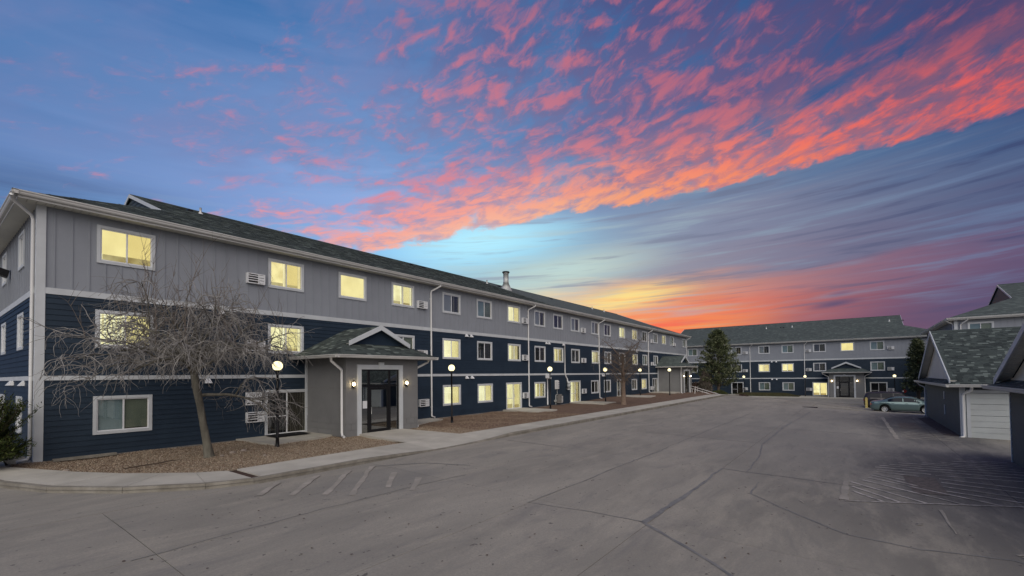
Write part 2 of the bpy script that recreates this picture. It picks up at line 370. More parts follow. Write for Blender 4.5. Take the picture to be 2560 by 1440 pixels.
# ------------------------------------------------------------------ terrain
def ss(a, b, t):
    t = min(1, max(0, (t-a)/(b-a))); return t*t*(3-2*t)
def zt(X, Y):
    k = min(1., max(0., (11-Y)/12)); yc = min(11., max(-8., Y))
    z = -.028*(11-yc) - .80*ss(40, 56, X)*k
    w = ss(56, 74, X); return z*(1-w) - .98*w
def gz(X, Y):
    t = min(1, max(0, (Y-13.2)/6.6))
    z = .10 - .04*t + .22*ss(34, 44, X)*t
    w = ss(62, 74, X); return z*(1-w) - .9*w
def lot_material():
    mt = bpy.data.materials.new('lot_concrete'); mt.use_nodes = True; N = NT(mt.node_tree); b = N.n['Principled BSDF']
    p = N.new('ShaderNodeNewGeometry').outputs['Position']; x, y, z = N.sep(p)
    n1 = N.noise(N.vm('MULTIPLY', p, (.35, .9, 1)), .55, 5, .62, .6)
    c = N.ramp(n1, [(.28, (.200,.188,.158)), (.45, (.250,.233,.196)), (.58, (.288,.267,.224)), (.75, (.33,.306,.258))])
    # worn dark stains
    n2 = N.noise(N.vm('MULTIPLY', p, (.6, 2.2, 1)), .7, 6, .68, .8)
    c = N.mix(N.mr(n2, .50, .68, 0, .6, True), c, (.165,.158,.147, 1))
    # oil-dark parking strips in front of the garages and by the near kerb
    def zone(cx, cy, rx, ry, soft=.45):
        d = N.vm('LENGTH', N.xyz(N.m('DIVIDE', N.m('SUBTRACT', x, cx), rx), N.m('DIVIDE', N.m('SUBTRACT', y, cy), ry), 0))
        return N.mr(N.m('ADD', d, N.m('MULTIPLY', N.m('SUBTRACT', n2, .5), 1.5)), 1-soft, 1+soft, 1, 0, True)
    patch = N.m('MAXIMUM', N.m('MAXIMUM', N.m('MULTIPLY', zone(18.0, -3.9, 5.4, 3.7, .35), 1.0), zone(32, -2.9, 8, 2.2, .35)), N.m('MULTIPLY', zone(11.5, -3.6, 5.5, 4.2, .7), .62))
    c = N.mix(N.m('MULTIPLY', patch, .94), c, N.mix(n1, (.034,.034,.036, 1), (.085,.083,.080, 1)))
    dust = N.noise(N.vm('MULTIPLY', p, (.25, .8, 1)), 1.6, 6, .72, .3)
    c = N.mix(N.mr(dust, .46, .68, 0, .48, True), c, (.40,.362,.295, 1))
    pal = N.m('MAXIMUM', zone(7.4, 9.6, 1.6, 1.0, .6), zone(27, 2, 9, 4, .8))
    c = N.mix(N.m('MULTIPLY', pal, .45), c, (.17,.17,.163, 1))
    c = N.mix(N.mr(N.noise(p, 28, 5, .8), .38, .64, 0, .55), c, (.17,.155,.145, 1))
    c = N.mix(N.mr(N.noise(p, 9, 2, .5), .70, .73, 0, .7), c, (.05,.045,.042, 1))
    rnd = N.new('ShaderNodeObjectInfo').outputs['Random']
    c = N.mix(1.0, c, N.ramp(rnd, [(0, .93), (1, 1.0)]), 'MULTIPLY')
    N.put(b.inputs['Base Color'], c); b.inputs['Roughness'].default_value = .85
    bn = N.new('ShaderNodeBump'); bn.inputs['Strength'].default_value = .5; bn.inputs['Distance'].default_value = .012
    N.put(bn.inputs['Height'], N.m('ADD', N.noise(p, 40, 4, .7), N.m('MULTIPLY', n2, 1.5))); N.l.new(bn.outputs[0], b.inputs['Normal']); return mt
M_lot = lot_material()
M_joint = mat('joint_dirt', (.17,.16,.148), .95, (.22,.205,.19), 6, world_co=True)
M_tar = mat('crack_sealer', (.125,.128,.13), .65, (.19,.187,.18), 5, world_co=True)
M_earth = mat('far_ground', (.11,.10,.085), .95, (.08,.075,.065), .3, world_co=True)

g = MB(); g.poly([(-700,-700,-1.5),(900,-700,-1.5),(900,700,-1.5),(-700,700,-1.5)]); g.build('ground', M_earth, kind='structure')
# lot bed (the dirt seen in the joints), then the slabs on it
XJ = [2.3+6*k for k in range(-4, 14)]; YJ = [11.55, 8.4, 5.55, 3.1, -2.9, -6.2, -9.4, -12.6, -16, -22, -30, -40]
bed = MB()
def patchgrid(mb, x0, x1, y0, y1, n, k, dz, mi=0):
    for i in range(n):
        for j in range(k):
            xa, xb = x0+(x1-x0)*i/n, x0+(x1-x0)*(i+1)/n; ya, yb = y0+(y1-y0)*j/k, y0+(y1-y0)*(j+1)/k
            mb.poly([(xa,ya,zt(xa,ya)+dz),(xb,ya,zt(xb,ya)+dz),(xb,yb,zt(xb,yb)+dz),(xa,yb,zt(xa,yb)+dz)], mi)
patchgrid(bed, -24, 84, -42, 11.6, 54, 22, -.02)
patchgrid(bed, -24, 1.6, 11.6, 60, 4, 6, -.02); patchgrid(bed, 1.6, 6, 11.6, 17, 2, 2, -.02)
lot = bed.build('parking_lot', M_joint, kind='structure')
gap = .005
for i in range(len(XJ)-1):
    for j in range(len(YJ)-1):
        s_ = MB(); x0, x1, y1, y0 = XJ[i]+gap, XJ[i+1]-gap, YJ[j]-gap, YJ[j+1]+gap
        patchgrid(s_, x0, x1, y0, y1, 3, 2, 0)
        for a, b_ in (((x0,y0),(x1,y0)), ((x1,y0),(x1,y1)), ((x1,y1),(x0,y1)), ((x0,y1),(x0,y0))):
            s_.poly([(*a, zt(*a)-.1), (*b_, zt(*b_)-.1), (*b_, zt(*b_)), (*a, zt(*a))])
        s_.build('concrete_slab', M_lot, lot)
for k in range(9):          # the drive round the left end of the building
    for x0, x1 in ((-12.5, -8.2), (-8.18, -3.5), (-3.48, 5.2 if k == 0 else 1.75)):
        s_ = MB(); s_.box(x0, x1, 11.57+5*k, 16.55+5*k, -.1, 0); s_.build('concrete_slab', M_lot, lot)
# sealed cracks: strips that wander and change width, lying just above the slabs
def strip(pts, w, name='crack_seal', m=None, jit=.03, dz=.006, parent=lot):
    mb = MB(); P_ = []
    for (a, b_) in zip(pts, pts[1:]):
        L_ = math.dist(a, b_); n = max(1, int(L_/.25))
        P_ += [(a[0]+(b_[0]-a[0])*i/n, a[1]+(b_[1]-a[1])*i/n) for i in range(n)]
    P_.append(pts[-1]); L0 = R0 = None; off = 0
    for i, (x, y) in enumerate(P_):
        a = P_[max(0, i-1)]; b_ = P_[min(len(P_)-1, i+1)]; d = Vector((b_[0]-a[0], b_[1]-a[1])).normalized()
        off = off*.8 + random.uniform(-jit, jit)
        ww = (w[0]+(w[1]-w[0])*i/(len(P_)-1))*random.uniform(.7, 1.25)/2 if jit else w[0]/2
        l_ = (x-d.y*(ww+off), y+d.x*(ww+off)); r_ = (x+d.y*(ww-off), y-d.x*(ww-off))
        if L0: mb.poly([(*L0, zt(*L0)+dz), (*R0, zt(*R0)+dz), (*r_, zt(*r_)+dz), (*l_, zt(*l_)+dz)])
        L0, R0 = l_, r_
    return mb.build(name, m or M_tar, parent)
random.seed(3)
for pts, w in (([(14.3,3.08),(11.5,3.12),(8.3,3.2)], (.05,.13)), ([(8.3,3.2),(6.97,1.53),(5.6,.1),(4.4,-.9)], (.06,.085)), ([(8.3,3.2),(8.25,4.3),(8.0,5.6)], (.03,.015)),
               ([(14.3,2.45),(17,2.55),(19.76,2.84),(24,2.85),(29.2,2.81)], (.035,.08)), ([(29.2,2.8),(34,2.6),(38.6,2.44)], (.06,.06)),
               ([(13.2,2.0),(11.81,1.93),(11,1.3),(9.95,.13),(9.9,-.8),(10.17,-1.92),(9.2,-3.2)], (.03,.05)), ([(8.0,5.6),(12,5.55),(16.8,5.5)], (.02,.045)), ([(18,5.5),(24,5.55),(33,5.5)], (.03,.03)),
               ([(14.3,3.08),(14.2,2.5),(14.28,.3),(14.4,-1)], (.05,.02)), ([(20.3,2.8),(20.2,5.6),(20.3,7.6)], (.03,.05)), ([(26.3,-2),(26.2,2.9),(26.3,6)], (.04,.03)), ([(10.3,-2.2),(8.7,-3.0),(7.9,-3.8)], (.12,.10)),
               ([(14.35,8.4),(14.3,11)], (.02,.03)), ([(2.0,8.4),(5,8.5),(9,8.3)], (.015,.02))):
    strip(pts, w)
# dark debris flecks on the concrete
fl = MB(); random.seed(21)
for _ in range(420):
    d = 3+20*random.random()**1.4; a = YAW + random.uniform(-.72, .72); x, y = d*math.cos(a), d*math.sin(a)
    if y > 11 or y < -3.5: continue
    s_ = random.uniform(.006, .022); t = random.uniform(0, 6.3)
    fl.poly([(x+s_*math.cos(t+q)*random.uniform(.6, 1.6), y+s_*math.sin(t+q), zt(x, y)+.005+random.uniform(0, .012)) for q in (0, 1.5, 3.1, 4.6)])
fl.build('debris', M_wood, kind='stuff')
# painted bays: each stripe a thin sheet
M_paint = mat('worn_paint', (.48,.44,.41), .8, (.24,.225,.21), 5, (.40,.62), world_co=True)
M_paintd = mat('faded_paint', (.34,.31,.275), .85, (.26,.24,.21), 2.5, (.32,.58), world_co=True)
M_asph = mat('asphalt_patch', (.040,.038,.040), .9, (.066,.064,.064), 2.2, (.35,.65), bump=.5, bs=60, world_co=True)
M_asph2 = mat('asphalt_red', (.062,.048,.047), .9, (.085,.07,.066), 2, bump=.4, world_co=True)
M_tan = mat('patch_tan', (.16,.135,.122), .9, (.10,.088,.082), 9, (.4,.6), world_co=True)
def sheet(poly, m, name, dz, parent=None):
    mb = MB(); mb.poly([(x, y, zt(x, y)+dz) for x, y in poly]); return mb.build(name, m, parent)
def quadsheet(a, b_, c_, d_, m, name, dz, parent, n=8):
    mb = MB(); L_ = lambda p, q, t: (p[0]+(q[0]-p[0])*t, p[1]+(q[1]-p[1])*t)
    for i in range(n):
        for j in range(4):
            q = [L_(L_(a, b_, (i+di)/n), L_(d_, c_, (i+di)/n), (j+dj)/4) for di, dj in ((0,0),(1,0),(1,1),(0,1))]
            mb.poly([(x, y, zt(x, y)+dz) for x, y in q])
    return mb.build(name, m, parent)
# near bay beside the second garage
hb = strip([(12.5,.2),(13.3,-1.1),(14.45,-2.95),(15.1,-4.1)], (.05,.06), 'hatched_bay', M_paint, .004, .012, None); hb['kind'] = 'structure'
quadsheet((16.6,-1.05),(14.4,-1.1),(14.6,-1.75),(16.8,-1.72), M_tan, 'patch', .009, hb)
strip([(12.6,.22),(14.75,.2)], (.15,.13), 'painted_stripe', M_paintd, .004, .012, hb)
for a, b_ in (((13.65,.06),(12.97,-.47)), ((14.2,.08),(13.1,-.8)), ((14.75,.11),(13.4,-1.25)), ((15.2,-.15),(13.8,-1.9)), ((15.65,-.28),(14.2,-2.55)), ((16.05,-.35),(15.3,-1.25)), ((15.1,-1.75),(14.75,-3.3)), ((15.65,-1.75),(15.3,-3.5)), ((16.3,-.42),(15.9,-1.05)), ((16.2,-1.78),(16.05,-3.7)),
              ((16.72,-1.8),(16.69,-3.4)), ((17.2,-1.78),(17.8,-3.7)), ((16.7,-.48),(16.75,-1.4)), ((17.1,-.5),(17.3,-1.7)), ((17.5,-.48),(18.35,-3.8)), ((17.9,-.6),(18.9,-3.85)), ((18.3,-.84),(19.4,-3.9)), ((18.8,-1.1),(19.8,-3.9)), ((19.3,-1.7),(20.1,-3.9)), ((19.75,-2.2),(20.5,-3.9)), ((20.3,-2.5),(20.9,-3.9)), ((20.8,-3.0),(21.2,-3.9))):
    strip([a, b_], (.08,.07), 'painted_stripe', M_paint, .006, .012, hb)
for a, b_ in (((12.95,-1.4),(11.2,-1.42)), ((10.4,-2.05),(10.55,-2.2)), ((10.5,-2.0),(10.65,-2.15)), ((10.35,-2.3),(10.6,-2.42)), ((11.4,-.9),(11.5,-1.0)), ((11.5,-.92),(11.6,-1.02)), ((11.9,1.0),(11.7,.9))): strip([a, b_], (.06,.02), 'worn_mark', M_paintd, .01, .012, hb)
# far bay along the first garage wall
fb_ = strip([(37.4,-1.45),(25.4,-1.48)], (.16,.16), 'hatched_bay', M_paintd, .01, .012, None); fb_['kind'] = 'structure'
quadsheet((38,-3.2),(28.6,-3.3),(28.6,-3.88),(39.5,-3.88), M_asph2, 'patch', .011, fb_)
quadsheet((33.6,-1.95),(30.6,-1.9),(30.9,-2.75),(34.6,-2.8), M_tan, 'patch', .012, fb_)
for k in range(9): strip([(26+.72*k,-1.75),(26.4+.72*k,-3.6+.04*k)], (.09,.09), 'painted_stripe', M_paintd, .01, .016, fb_)
# faded hatching by the near kerb
nb = strip([(8.1,11.0),(9.3,10.2),(9.9,9.0)], (.03,.05), 'hatched_bay', M_tar, .02, .006, None); nb['kind'] = 'structure'
for a, b_ in (((5.5,11.25),(4.7,10.4)), ((6.5,11.2),(5.1,9.9)), ((7.3,11.1),(5.6,9.4)), ((8.05,11.05),(5.95,8.9)), ((7.95,9.95),(6.85,8.85)), ((8.0,9.05),(7.05,8.2))):
    strip([a, b_], (.15,.13), 'painted_stripe', M_paintd, .02, .008, nb)
# storm drain
dr = thing('storm_drain', 'dark slotted storm drain grating out in the middle of the lot', 'drain', (45, 2.9, zt(45, 2.9)+.012))
mb = MB(); mb.box(-.5, .5, -.55, .55, -.01, .004); mb.build('frame', M_rust, dr)
for k in range(6): mb = MB(); mb.box(-.45+.16*k, -.36+.16*k, -.5, .5, .005, .02); mb.build('bar', M_black, dr)

# ------------------------------------------------------------------ sidewalk with kerb
ou = [(.75,40),(.75,22),(.95,18.6),(1.35,16.5),(1.95,14.7),(2.95,13.15),(4.2,12.0),(5.1,11.62)] + [(x, 11.58) for x in (6.6,8.1,9.6,11.1,12.6,14.1,15.6,17.1,18.6,21.6,24.6,27.6,30.6,33.6,36.6,39.6,42.6,45.6,48.6,51.6,54.6,57.6,60.6,63.6)]
inn = [(1.9,40),(1.9,22),(1.75,19.15),(2.75,16.5),(3.4,15.2),(4.05,14.3),(4.55,13.65),(5.12,13.2)] + [(x, 13.25) for x in (6.6,8.1,9.6,11.1,12.6,14.1,15.6,17.1,18.6,21.6,24.6,27.6,30.6,33.6,36.6,39.6,42.6,45.6,48.6,51.6,54.6,57.6,60.6,63.6)]
def hk(x, y): return .13 - .12*(ss(8.6, 11.1, x)*(1-ss(13.2, 15.6, x)) if y < 12.5 else 0) - .8*ss(56, 66, x)
walk = MB(); 
for a, b_, c_, d_ in zip(ou, ou[1:], inn[1:], inn): walk.poly([(*a, hk(*a)-.06), (*b_, hk(*b_)-.06), (*c_, hk(*c_)-.06), (*d_, hk(*d_)-.06)])
walk = walk.build('sidewalk', M_joint, kind='structure')
for i in range(len(ou)-1):
    q = [Vector(ou[i]), Vector(ou[i+1]), Vector(inn[i+1]), Vector(inn[i])]
    c_ = sum(q, Vector((0, 0)))/4
    kr = []
    for a, b_ in ((q[0], q[3]), (q[1], q[2])):       # kerb strip takes the outer 16 cm
        kr.append((a, a+(b_-a).normalized()*.16, b_))
    def pz(p, dz=0): return (p[0], p[1], hk(p[0], p[1])+dz)
    sh = lambda p: p + (c_-p).normalized()*.009
    kb = MB(); A, B, Cc, Dd = sh(kr[0][0]), sh(kr[1][0]), kr[1][1], kr[0][1]
    bev = lambda p, o_: p + (o_-p).normalized()*.02
    kb.hexa([(*A, -.1), (*B, -.1), (*Cc, -.1), (*Dd, -.1)], [pz(bev(A, Dd)), pz(bev(B, Cc)), pz(Cc), pz(Dd)]); kb.build('kerb', M_kerb, walk)
    a0, a1 = kr[0][1], kr[0][2]; b0, b1 = kr[1][1], kr[1][2]
    sl = MB(); P4 = [sh(p) for p in (a0, b0, b1, a1)]; sl.hexa([(p.x, p.y, -.12) for p in P4], [pz(p, .002) for p in P4])
    if i == 7: continue
    sl.build('paving_slab', M_conc, walk)
# slab with the drain channel across it
A, B, Cc, Dd = Vector(ou[7]), Vector(ou[8]), Vector(inn[8]), Vector(inn[7])
A2 = A+(Dd-A).normalized()*.16; B2 = B+(Cc-B).normalized()*.16; t = .16
for (p, q, r_, s_), m_, nm in (((A2+(B2-A2)*t, B2, Cc, Dd+(Cc-Dd)*t), M_conc, 'paving_slab'), ((A2, A2+(B2-A2)*t, Dd+(Cc-Dd)*t, Dd), M_rust, 'drain_channel')):
    dzz = -.035 if nm == 'drain_channel' else .002
    sl = MB(); sl.hexa([(v.x, v.y, -.12) for v in (p, q, r_, s_)], [(v.x, v.y, hk(v.x, v.y)+dzz) for v in (p, q, r_, s_)]); sl.build(nm, m_, walk)

# ------------------------------------------------------------------ planting bed along the building
M_grav = mat('wood_chips', (.22,.175,.12), .95, (.31,.25,.18), 2.6, (.35,.65), bump=1.5, bs=22, world_co=True, speck=(38, .60, (.24,.18,.13)))
M_grav2 = mat('red_gravel', (.115,.075,.055), .95, (.16,.108,.082), 3.2, (.35,.65), bump=1.2, bs=26, world_co=True)
random.seed(5)
def bedz(x, y): return gz(x, y) + .018*math.sin(x*2.3+y*1.1) + .016*math.sin(y*3.1-x*1.7)
mb = MB(); step = .3
def inner_y(x):
    for a, b_ in zip(inn, inn[1:]):
        if a[0] <= x <= b_[0]: return a[1]+(b_[1]-a[1])*(x-a[0])/max(1e-6, b_[0]-a[0])
    return 13.25 if x > 5 else 19.5
xs = [1.78+.3*i for i in range(84)]+[27+1.0*i for i in range(45)]
for x0, x1 in zip(xs, xs[1:]):
    ya, yb = inner_y(x0)+.01, inner_y(x1)+.01
    for j in range(18):
        q = [(x0, ya+(19.95-ya)*j/18), (x1, yb+(19.95-yb)*j/18), (x1, yb+(19.95-yb)*(j+1)/18), (x0, ya+(19.95-ya)*(j+1)/18)]
        mb.poly([(x, y, bedz(x, y)-.02) for x, y in q], 0 if x0 < 15.6 else 1, True)
mb.build('planting_bed', [M_grav, M_grav2], kind='structure')
M_chip = [mat('chip_%d' % i, c, .9) for i, c in enumerate(((.20,.15,.105), (.29,.225,.165), (.11,.075,.052), (.38,.32,.25), (.17,.115,.088)))]
ch = MB()
for _ in range(42000):
    x = 1.9+24*random.random()**1.5; y = inner_y(x)+.03+(19.8-inner_y(x))*random.random()
    if 11.1 < x < 14 and y < 16.8 and x < 15: 
        if 11.3 < x < 13.9: continue
    z = bedz(x, y)-.012; s_ = random.uniform(.012, .034)*(1 if x < 12 else 1.3); t = random.uniform(0, 6.3); h_ = random.uniform(.008, .022)
    a = (x+s_*math.cos(t), y+s_*math.sin(t), z); b_ = (x+s_*.6*math.cos(t+2.3), y+s_*.6*math.sin(t+2.3), z); c_ = (x+s_*.6*math.cos(t-2.1), y+s_*.6*math.sin(t-2.1), z); d_ = (x+random.uniform(-.01,.01), y+random.uniform(-.01,.01), z+h_+.006)
    mi = random.choice((0,0,1,1,2,2,3,4)) if x < 15 else random.choice((0,4,2,4,0,1))
    for f in ((a,b_,d_),(b_,c_,d_),(c_,a,d_)): ch.poly(f, mi)
ch.build('wood_chips', M_chip, kind='stuff')
# concrete pads in the bed
def pad(poly, z0=-.1, dz=.035):
    mb = MB(); zz_ = max(bedz(x, y) for x, y in poly)+dz
    mb.hexa([(x, y, z0) for x, y in poly], [(x, y, zz_) for x, y in poly]); return mb.build('concrete_pad', M_conc, walk)
pad([(8.15,17.0),(10.9,17.7),(10.9,19.86),(8.0,19.86)]); pad([(14.85,17.5),(18.4,18.7),(18.5,19.86),(14.85,19.86)])
pad([(25.2,16.7),(27.6,16.7),(27.9,19.86),(25.4,19.86)]); pad([(34.9,16.6),(37.3,16.6),(37.3,19.86),(34.9,19.86)]); pad([(44.8,16.6),(47.3,16.6),(47.3,19.86),(44.8,19.86)]); pad([(54.9,17),(57.2,17),(57.2,19.86),(54.9,19.86)])
mb = MB(); mb.hexa([(11.45,13.2,-.1),(13.75,13.2,-.1),(13.85,16.8,-.1),(11.55,16.8,-.1)], [(11.1,13.24,.135),(14.0,13.24,.135),(13.85,16.8,.15),(11.55,16.8,.15)]); mb.build('entrance_path', M_conc, kind='structure')

# ------------------------------------------------------------------ windows
def window(parent, u, z, w, h, kind, y=0., kd='window', rz=0, loc=None):
    """opening w x h whose lower-left outer trim corner is at (u, z); face at y (outside is -y). kind picks what is behind the glass"""
    t = .095; x0, x1, z0, z1 = t, w-t, t, h-t; xm = w/2
    L_ = loc if loc else (u, y, z)
    fr = MB()
    for b_ in ((x0-.005, x0+.035, z0, z1), (x1-.035, x1+.005, z0, z1), (x0+.035, x1-.035, z0-.005, z0+.035), (x0+.035, x1-.035, z1-.035, z1+.005)):
        fr.box(b_[0], b_[1], -.006, .045, b_[2], b_[3])
    if kind != 'plain': fr.box(xm-.022, xm+.022, -.002, .04, z0+.035, z1-.035)
    W_ = fr.build(kd, M_vinyl, parent, L_)
    if rz: W_.rotation_euler.z = rz
    tr = MB()
    tr.box(0, t, -.036, .0, 0, h); tr.box(w-t, w, -.036, .0, 0, h); tr.box(t, w-t, -.034, .0, h-t, h); tr.box(t, w-t, -.038, .0, 0, t)
    tr.build('trim', M_trim, W_)
    lit = kind in ('lit', 'plain', 'litslat', 'litcurt', 'litgap')
    for a, b_, sc in ((x0+.03, xm, False), (xm, x1-.03, True)):
        gl = MB(); gl.poly([(a, .018, z0+.03), (b_, .018, z0+.03), (b_, .018, z1-.03), (a, .018, z1-.03)])
        gl.build('pane', M_glass, W_)
    if kind != 'plain':
        sc = MB(); sc.poly([(xm+.02, .008, z0+.03), (x1-.035, .008, z0+.03), (x1-.035, .008, z1-.03), (xm+.02, .008, z1-.03)]); sc.build('insect_screen', M_screen, W_)
    rm = MB(); rm.poly([(x0-.02, .5, z0-.05), (x1+.02, .5, z0-.05), (x1+.02, .5, z1+.05), (x0-.02, .5, z1+.05)])
    for a, b_, c_, d_ in (((x0-.02,.2,z0-.05),(x0-.02,.5,z0-.05),(x0-.02,.5,z1+.05),(x0-.02,.2,z1+.05)), ((x1+.02,.2,z0-.05),(x1+.02,.5,z0-.05),(x1+.02,.5,z1+.05),(x1+.02,.2,z1+.05)),
                          ((x0-.02,.2,z0-.05),(x1+.02,.2,z0-.05),(x1+.02,.5,z0-.05),(x0-.02,.5,z0-.05)), ((x0-.02,.2,z1+.05),(x1+.02,.2,z1+.05),(x1+.02,.5,z1+.05),(x0-.02,.5,z1+.05))): rm.poly([a, b_, c_, d_])
    rm.build('interior', M_g3 if lit else M_room, W_)
    bl = MB(); H_ = z1-z0; Wd = x1-x0
    def slats(a, b_, zb, zt_, mi, ang=.5, pitch=.09):
        n = int((b_-a)/pitch)
        for i in range(n):
            if random.random() < .06: continue
            c_ = a+pitch*(i+.5); s_ = .034; an = ang+random.uniform(-.25, .25)
            bl.poly([(c_-s_*math.cos(an), .075-s_*math.sin(an), zb), (c_+s_*math.cos(an), .075+s_*math.sin(an), zb), (c_+s_*math.cos(an), .075+s_*math.sin(an), zt_), (c_-s_*math.cos(an), .075-s_*math.sin(an), zt_)], mi)
    mats = [M_g1, M_g2, M_g4, M_blind, M_curt, M_slatb]
    if kind == 'plain': bl.box(x0, x1, .07, .075, z0, z1, 0)
    elif kind == 'lit':
        bl.box(x0, xm, .07, .075, z0+H_*.22, z1, 0); bl.box(xm, x1, .07, .075, z0+H_*.24, z1, 0); bl.box(x0+.02, x0+.07, .1, .12, z0, z1, 2)
    elif kind == 'litgap':
        bl.box(x0, xm-.12, .07, .075, z0+H_*random.uniform(0, .2), z1, 1); bl.box(xm-.10, xm-.03, .09, .1, z0, z1, 2); bl.box(xm+.03, x1-.15, .08, .085, z0+H_*.15, z1, 0); bl.box(x1-.13, x1-.02, .09, .1, z0, z1, 2)
    elif kind == 'litcurt':
        bl.box(x0, x1, .12, .125, z0, z1, 1); slats(x0, xm, z0, z1, 2, .15, .115); slats(xm, x1, z0, z1, 0, .15, .115)
    elif kind == 'litslat':
        slats(x0, x1, z0, z1, 2, .45, .10); bl.box(x0, x0+Wd*.35, .12, .125, z0, z1, 1)
    elif kind == 'shade':
        bl.box(x0, xm, .07, .075, z0+H_*.02, z1, 3); bl.box(xm, x1, .07, .075, z0+H_*.06, z1, 3)
    elif kind == 'slat': slats(x0, x1, z0, z1, 5, .9, .11)
    elif kind == 'half':
        bl.box(x0, xm+.05, .07, .075, z0, z1, 4); bl.box(xm+.25, xm+.33, .09, .1, z0, z1, 5)
    if kind != 'dark': bl.build('blind', mats, W_)
    return W_
def slider(parent, u, z, w, h, kind, y=0.):
    W_ = window(parent, u, z, w, h, kind, y, 'sliding_door')
    hb_ = MB(); hb_.box(.13, w/2-.02, -.012, .012, h*.42, h*.42+.035); hb_.build('push_bar', M_vinyl, W_)
    hd = MB(); hd.box(w/2+.03, w/2+.05, -.05, -.01, h*.45, h*.45+.22); hd.build('handle', M_metal, W_)
    return W_
def ac_unit(parent, u, z, y=0.):
    b_ = MB(); w, h, d = .70, .42, .16
    b_.box(0, w, -d, 0, 0, .035); b_.box(0, w, -d, 0, h-.035, h); b_.box(0, .04, -d, 0, .035, h-.035); b_.box(w-.035, w, -d, 0, .035, h-.035); b_.box(.43, .455, -d, -.01, .035, h-.035)
    A_ = b_.build('air_conditioner', M_vinyl, parent, (u, y, z))
    g_ = MB()
    for k in range(3): g_.box(.04, .43, -d+.01, -d+.035, .06+.095*k+.055, .06+.095*k+.09)
    for k in range(3): g_.box(.455, w-.035, -d+.004, -d+.03, .045+.115*k, .045+.115*k+.09)
    g_.build('grille', M_vinyl, A_)
    k_ = MB(); k_.box(.04, .43, -d+.05, -d+.06, .035, h-.035); k_.build('louvre_back', M_dark, A_)
    return A_
def hood_vent(parent, u, z, y=-.0, rz=0):
    v = MB(); v.hexa([(-.11,-.17,0),(.11,-.17,0),(.11,0,0),(-.11,0,0)], [(-.07,-.05,.17),(.07,-.05,.17),(.07,0,.17),(-.07,0,.17)])
    o = v.build('dryer_vent', M_vinyl, parent, (u, y, z)); o.rotation_euler.z = rz; return o
def downspout(parent, u, ztop, zbot, y=0., yg=-.6, du=.38, name='downspout', m=None, out=True):
    d = MB(); pts = [(u+du, yg+.02, ztop), (u+du, yg+.06, ztop-.12), (u+.02, y-.09, ztop-.42), (u, y-.065, ztop-.52), (u, y-.065, zbot+.12)]
    if out: pts += [(u, y-.10, zbot+.06), (u+.03, y-.30, zbot+.02)]
    d.tube(pts, .05, 8); 
    for zz_ in (zbot+.6, (zbot+ztop)/2, ztop-.9): d.box(u-.07, u+.07, y-.075, y, zz_, zz_+.03)
    return d.build(name, m or M_pipew, parent)

def shingles(parent, poly2, o, eu, ev, nmax, tw=.27, th=.145, seed=1, name='shingle', vmax=None, umax=None):
    """laid tabs over a planar polygon. o origin (eave), eu along the eave, ev up the slope (both unit); poly2 in (u,v)"""
    rnd = random.Random(seed); o, eu, ev = Vector(o), Vector(eu), Vector(ev); n = eu.cross(ev).normalized()
    def inside(u, v):
        c = False; k = len(poly2)
        for i in range(k):
            (x1, y1), (x2, y2) = poly2[i], poly2[(i+1) % k]
            if (y1 > v) != (y2 > v) and u < (x2-x1)*(v-y1)/(y2-y1)+x1: c = not c
        return c
    us = [p[0] for p in poly2]; vs = [p[1] for p in poly2]; tabs = []
    r = 0; v = min(vs)
    while v < max(vs):
        u = min(us) - rnd.random()*tw
        while u < max(us):
            w = tw*rnd.choice((.6, .8, 1, 1.25))
            cs = [(u, v), (u+w, v), (u+w, v+th), (u, v+th)]
            k = sum(inside(*c) for c in cs)
            if k >= 3:
                if umax is None or u < umax: tabs.append((u, v, w, rnd.choice((0,0,1,1,2,3)) if rnd.random() < .8 else 2))
            u += w
        v += th; r += 1
    rest = MB()
    for i, (u, v, w, tone) in enumerate(tabs):
        mb = MB() if i < nmax else rest
        lo = rnd.uniform(.008, .016)
        P_ = lambda a, b_, c_: o+eu*a+ev*b_+n*c_
        b4 = [P_(u, v, .0), P_(u+w-.004, v, .0), P_(u+w-.004, v+th+.02, .0), P_(u, v+th+.02, .0)]
        t4 = [P_(u, v, lo), P_(u+w-.004, v, lo), P_(u+w-.004, v+th+.02, .004), P_(u, v+th+.02, .004)]
        if i < nmax: mb.hexa(b4, t4, 0); mb.build(name, SH[tone], parent)
        else:
            mb.poly(t4, tone); mb.poly([b4[0], b4[1], t4[1], t4[0]], tone); mb.poly([b4[1], b4[2], t4[2], t4[1]], tone)
    if rest.v: rest.build('shingles', SH, parent, kind='stuff')
def gutter_run(parent, a, b_, out, name='gutter', h=.13, d=.13, z=0):
    """K-shaped gutter from a to b; out = outward unit vector"""
    prof = [(0, 0), (d*.55, -.0), (d*.75, .035), (d*.8, .075), (d, .10), (d, h), (d-.015, h), (d-.02, h-.012), (.0, h-.012)]
    g_ = MB(); g_.prism(prof, (a, out, (0, 0, 1)), (b_, out, (0, 0, 1))); return g_.build(name, M_gutter, parent)

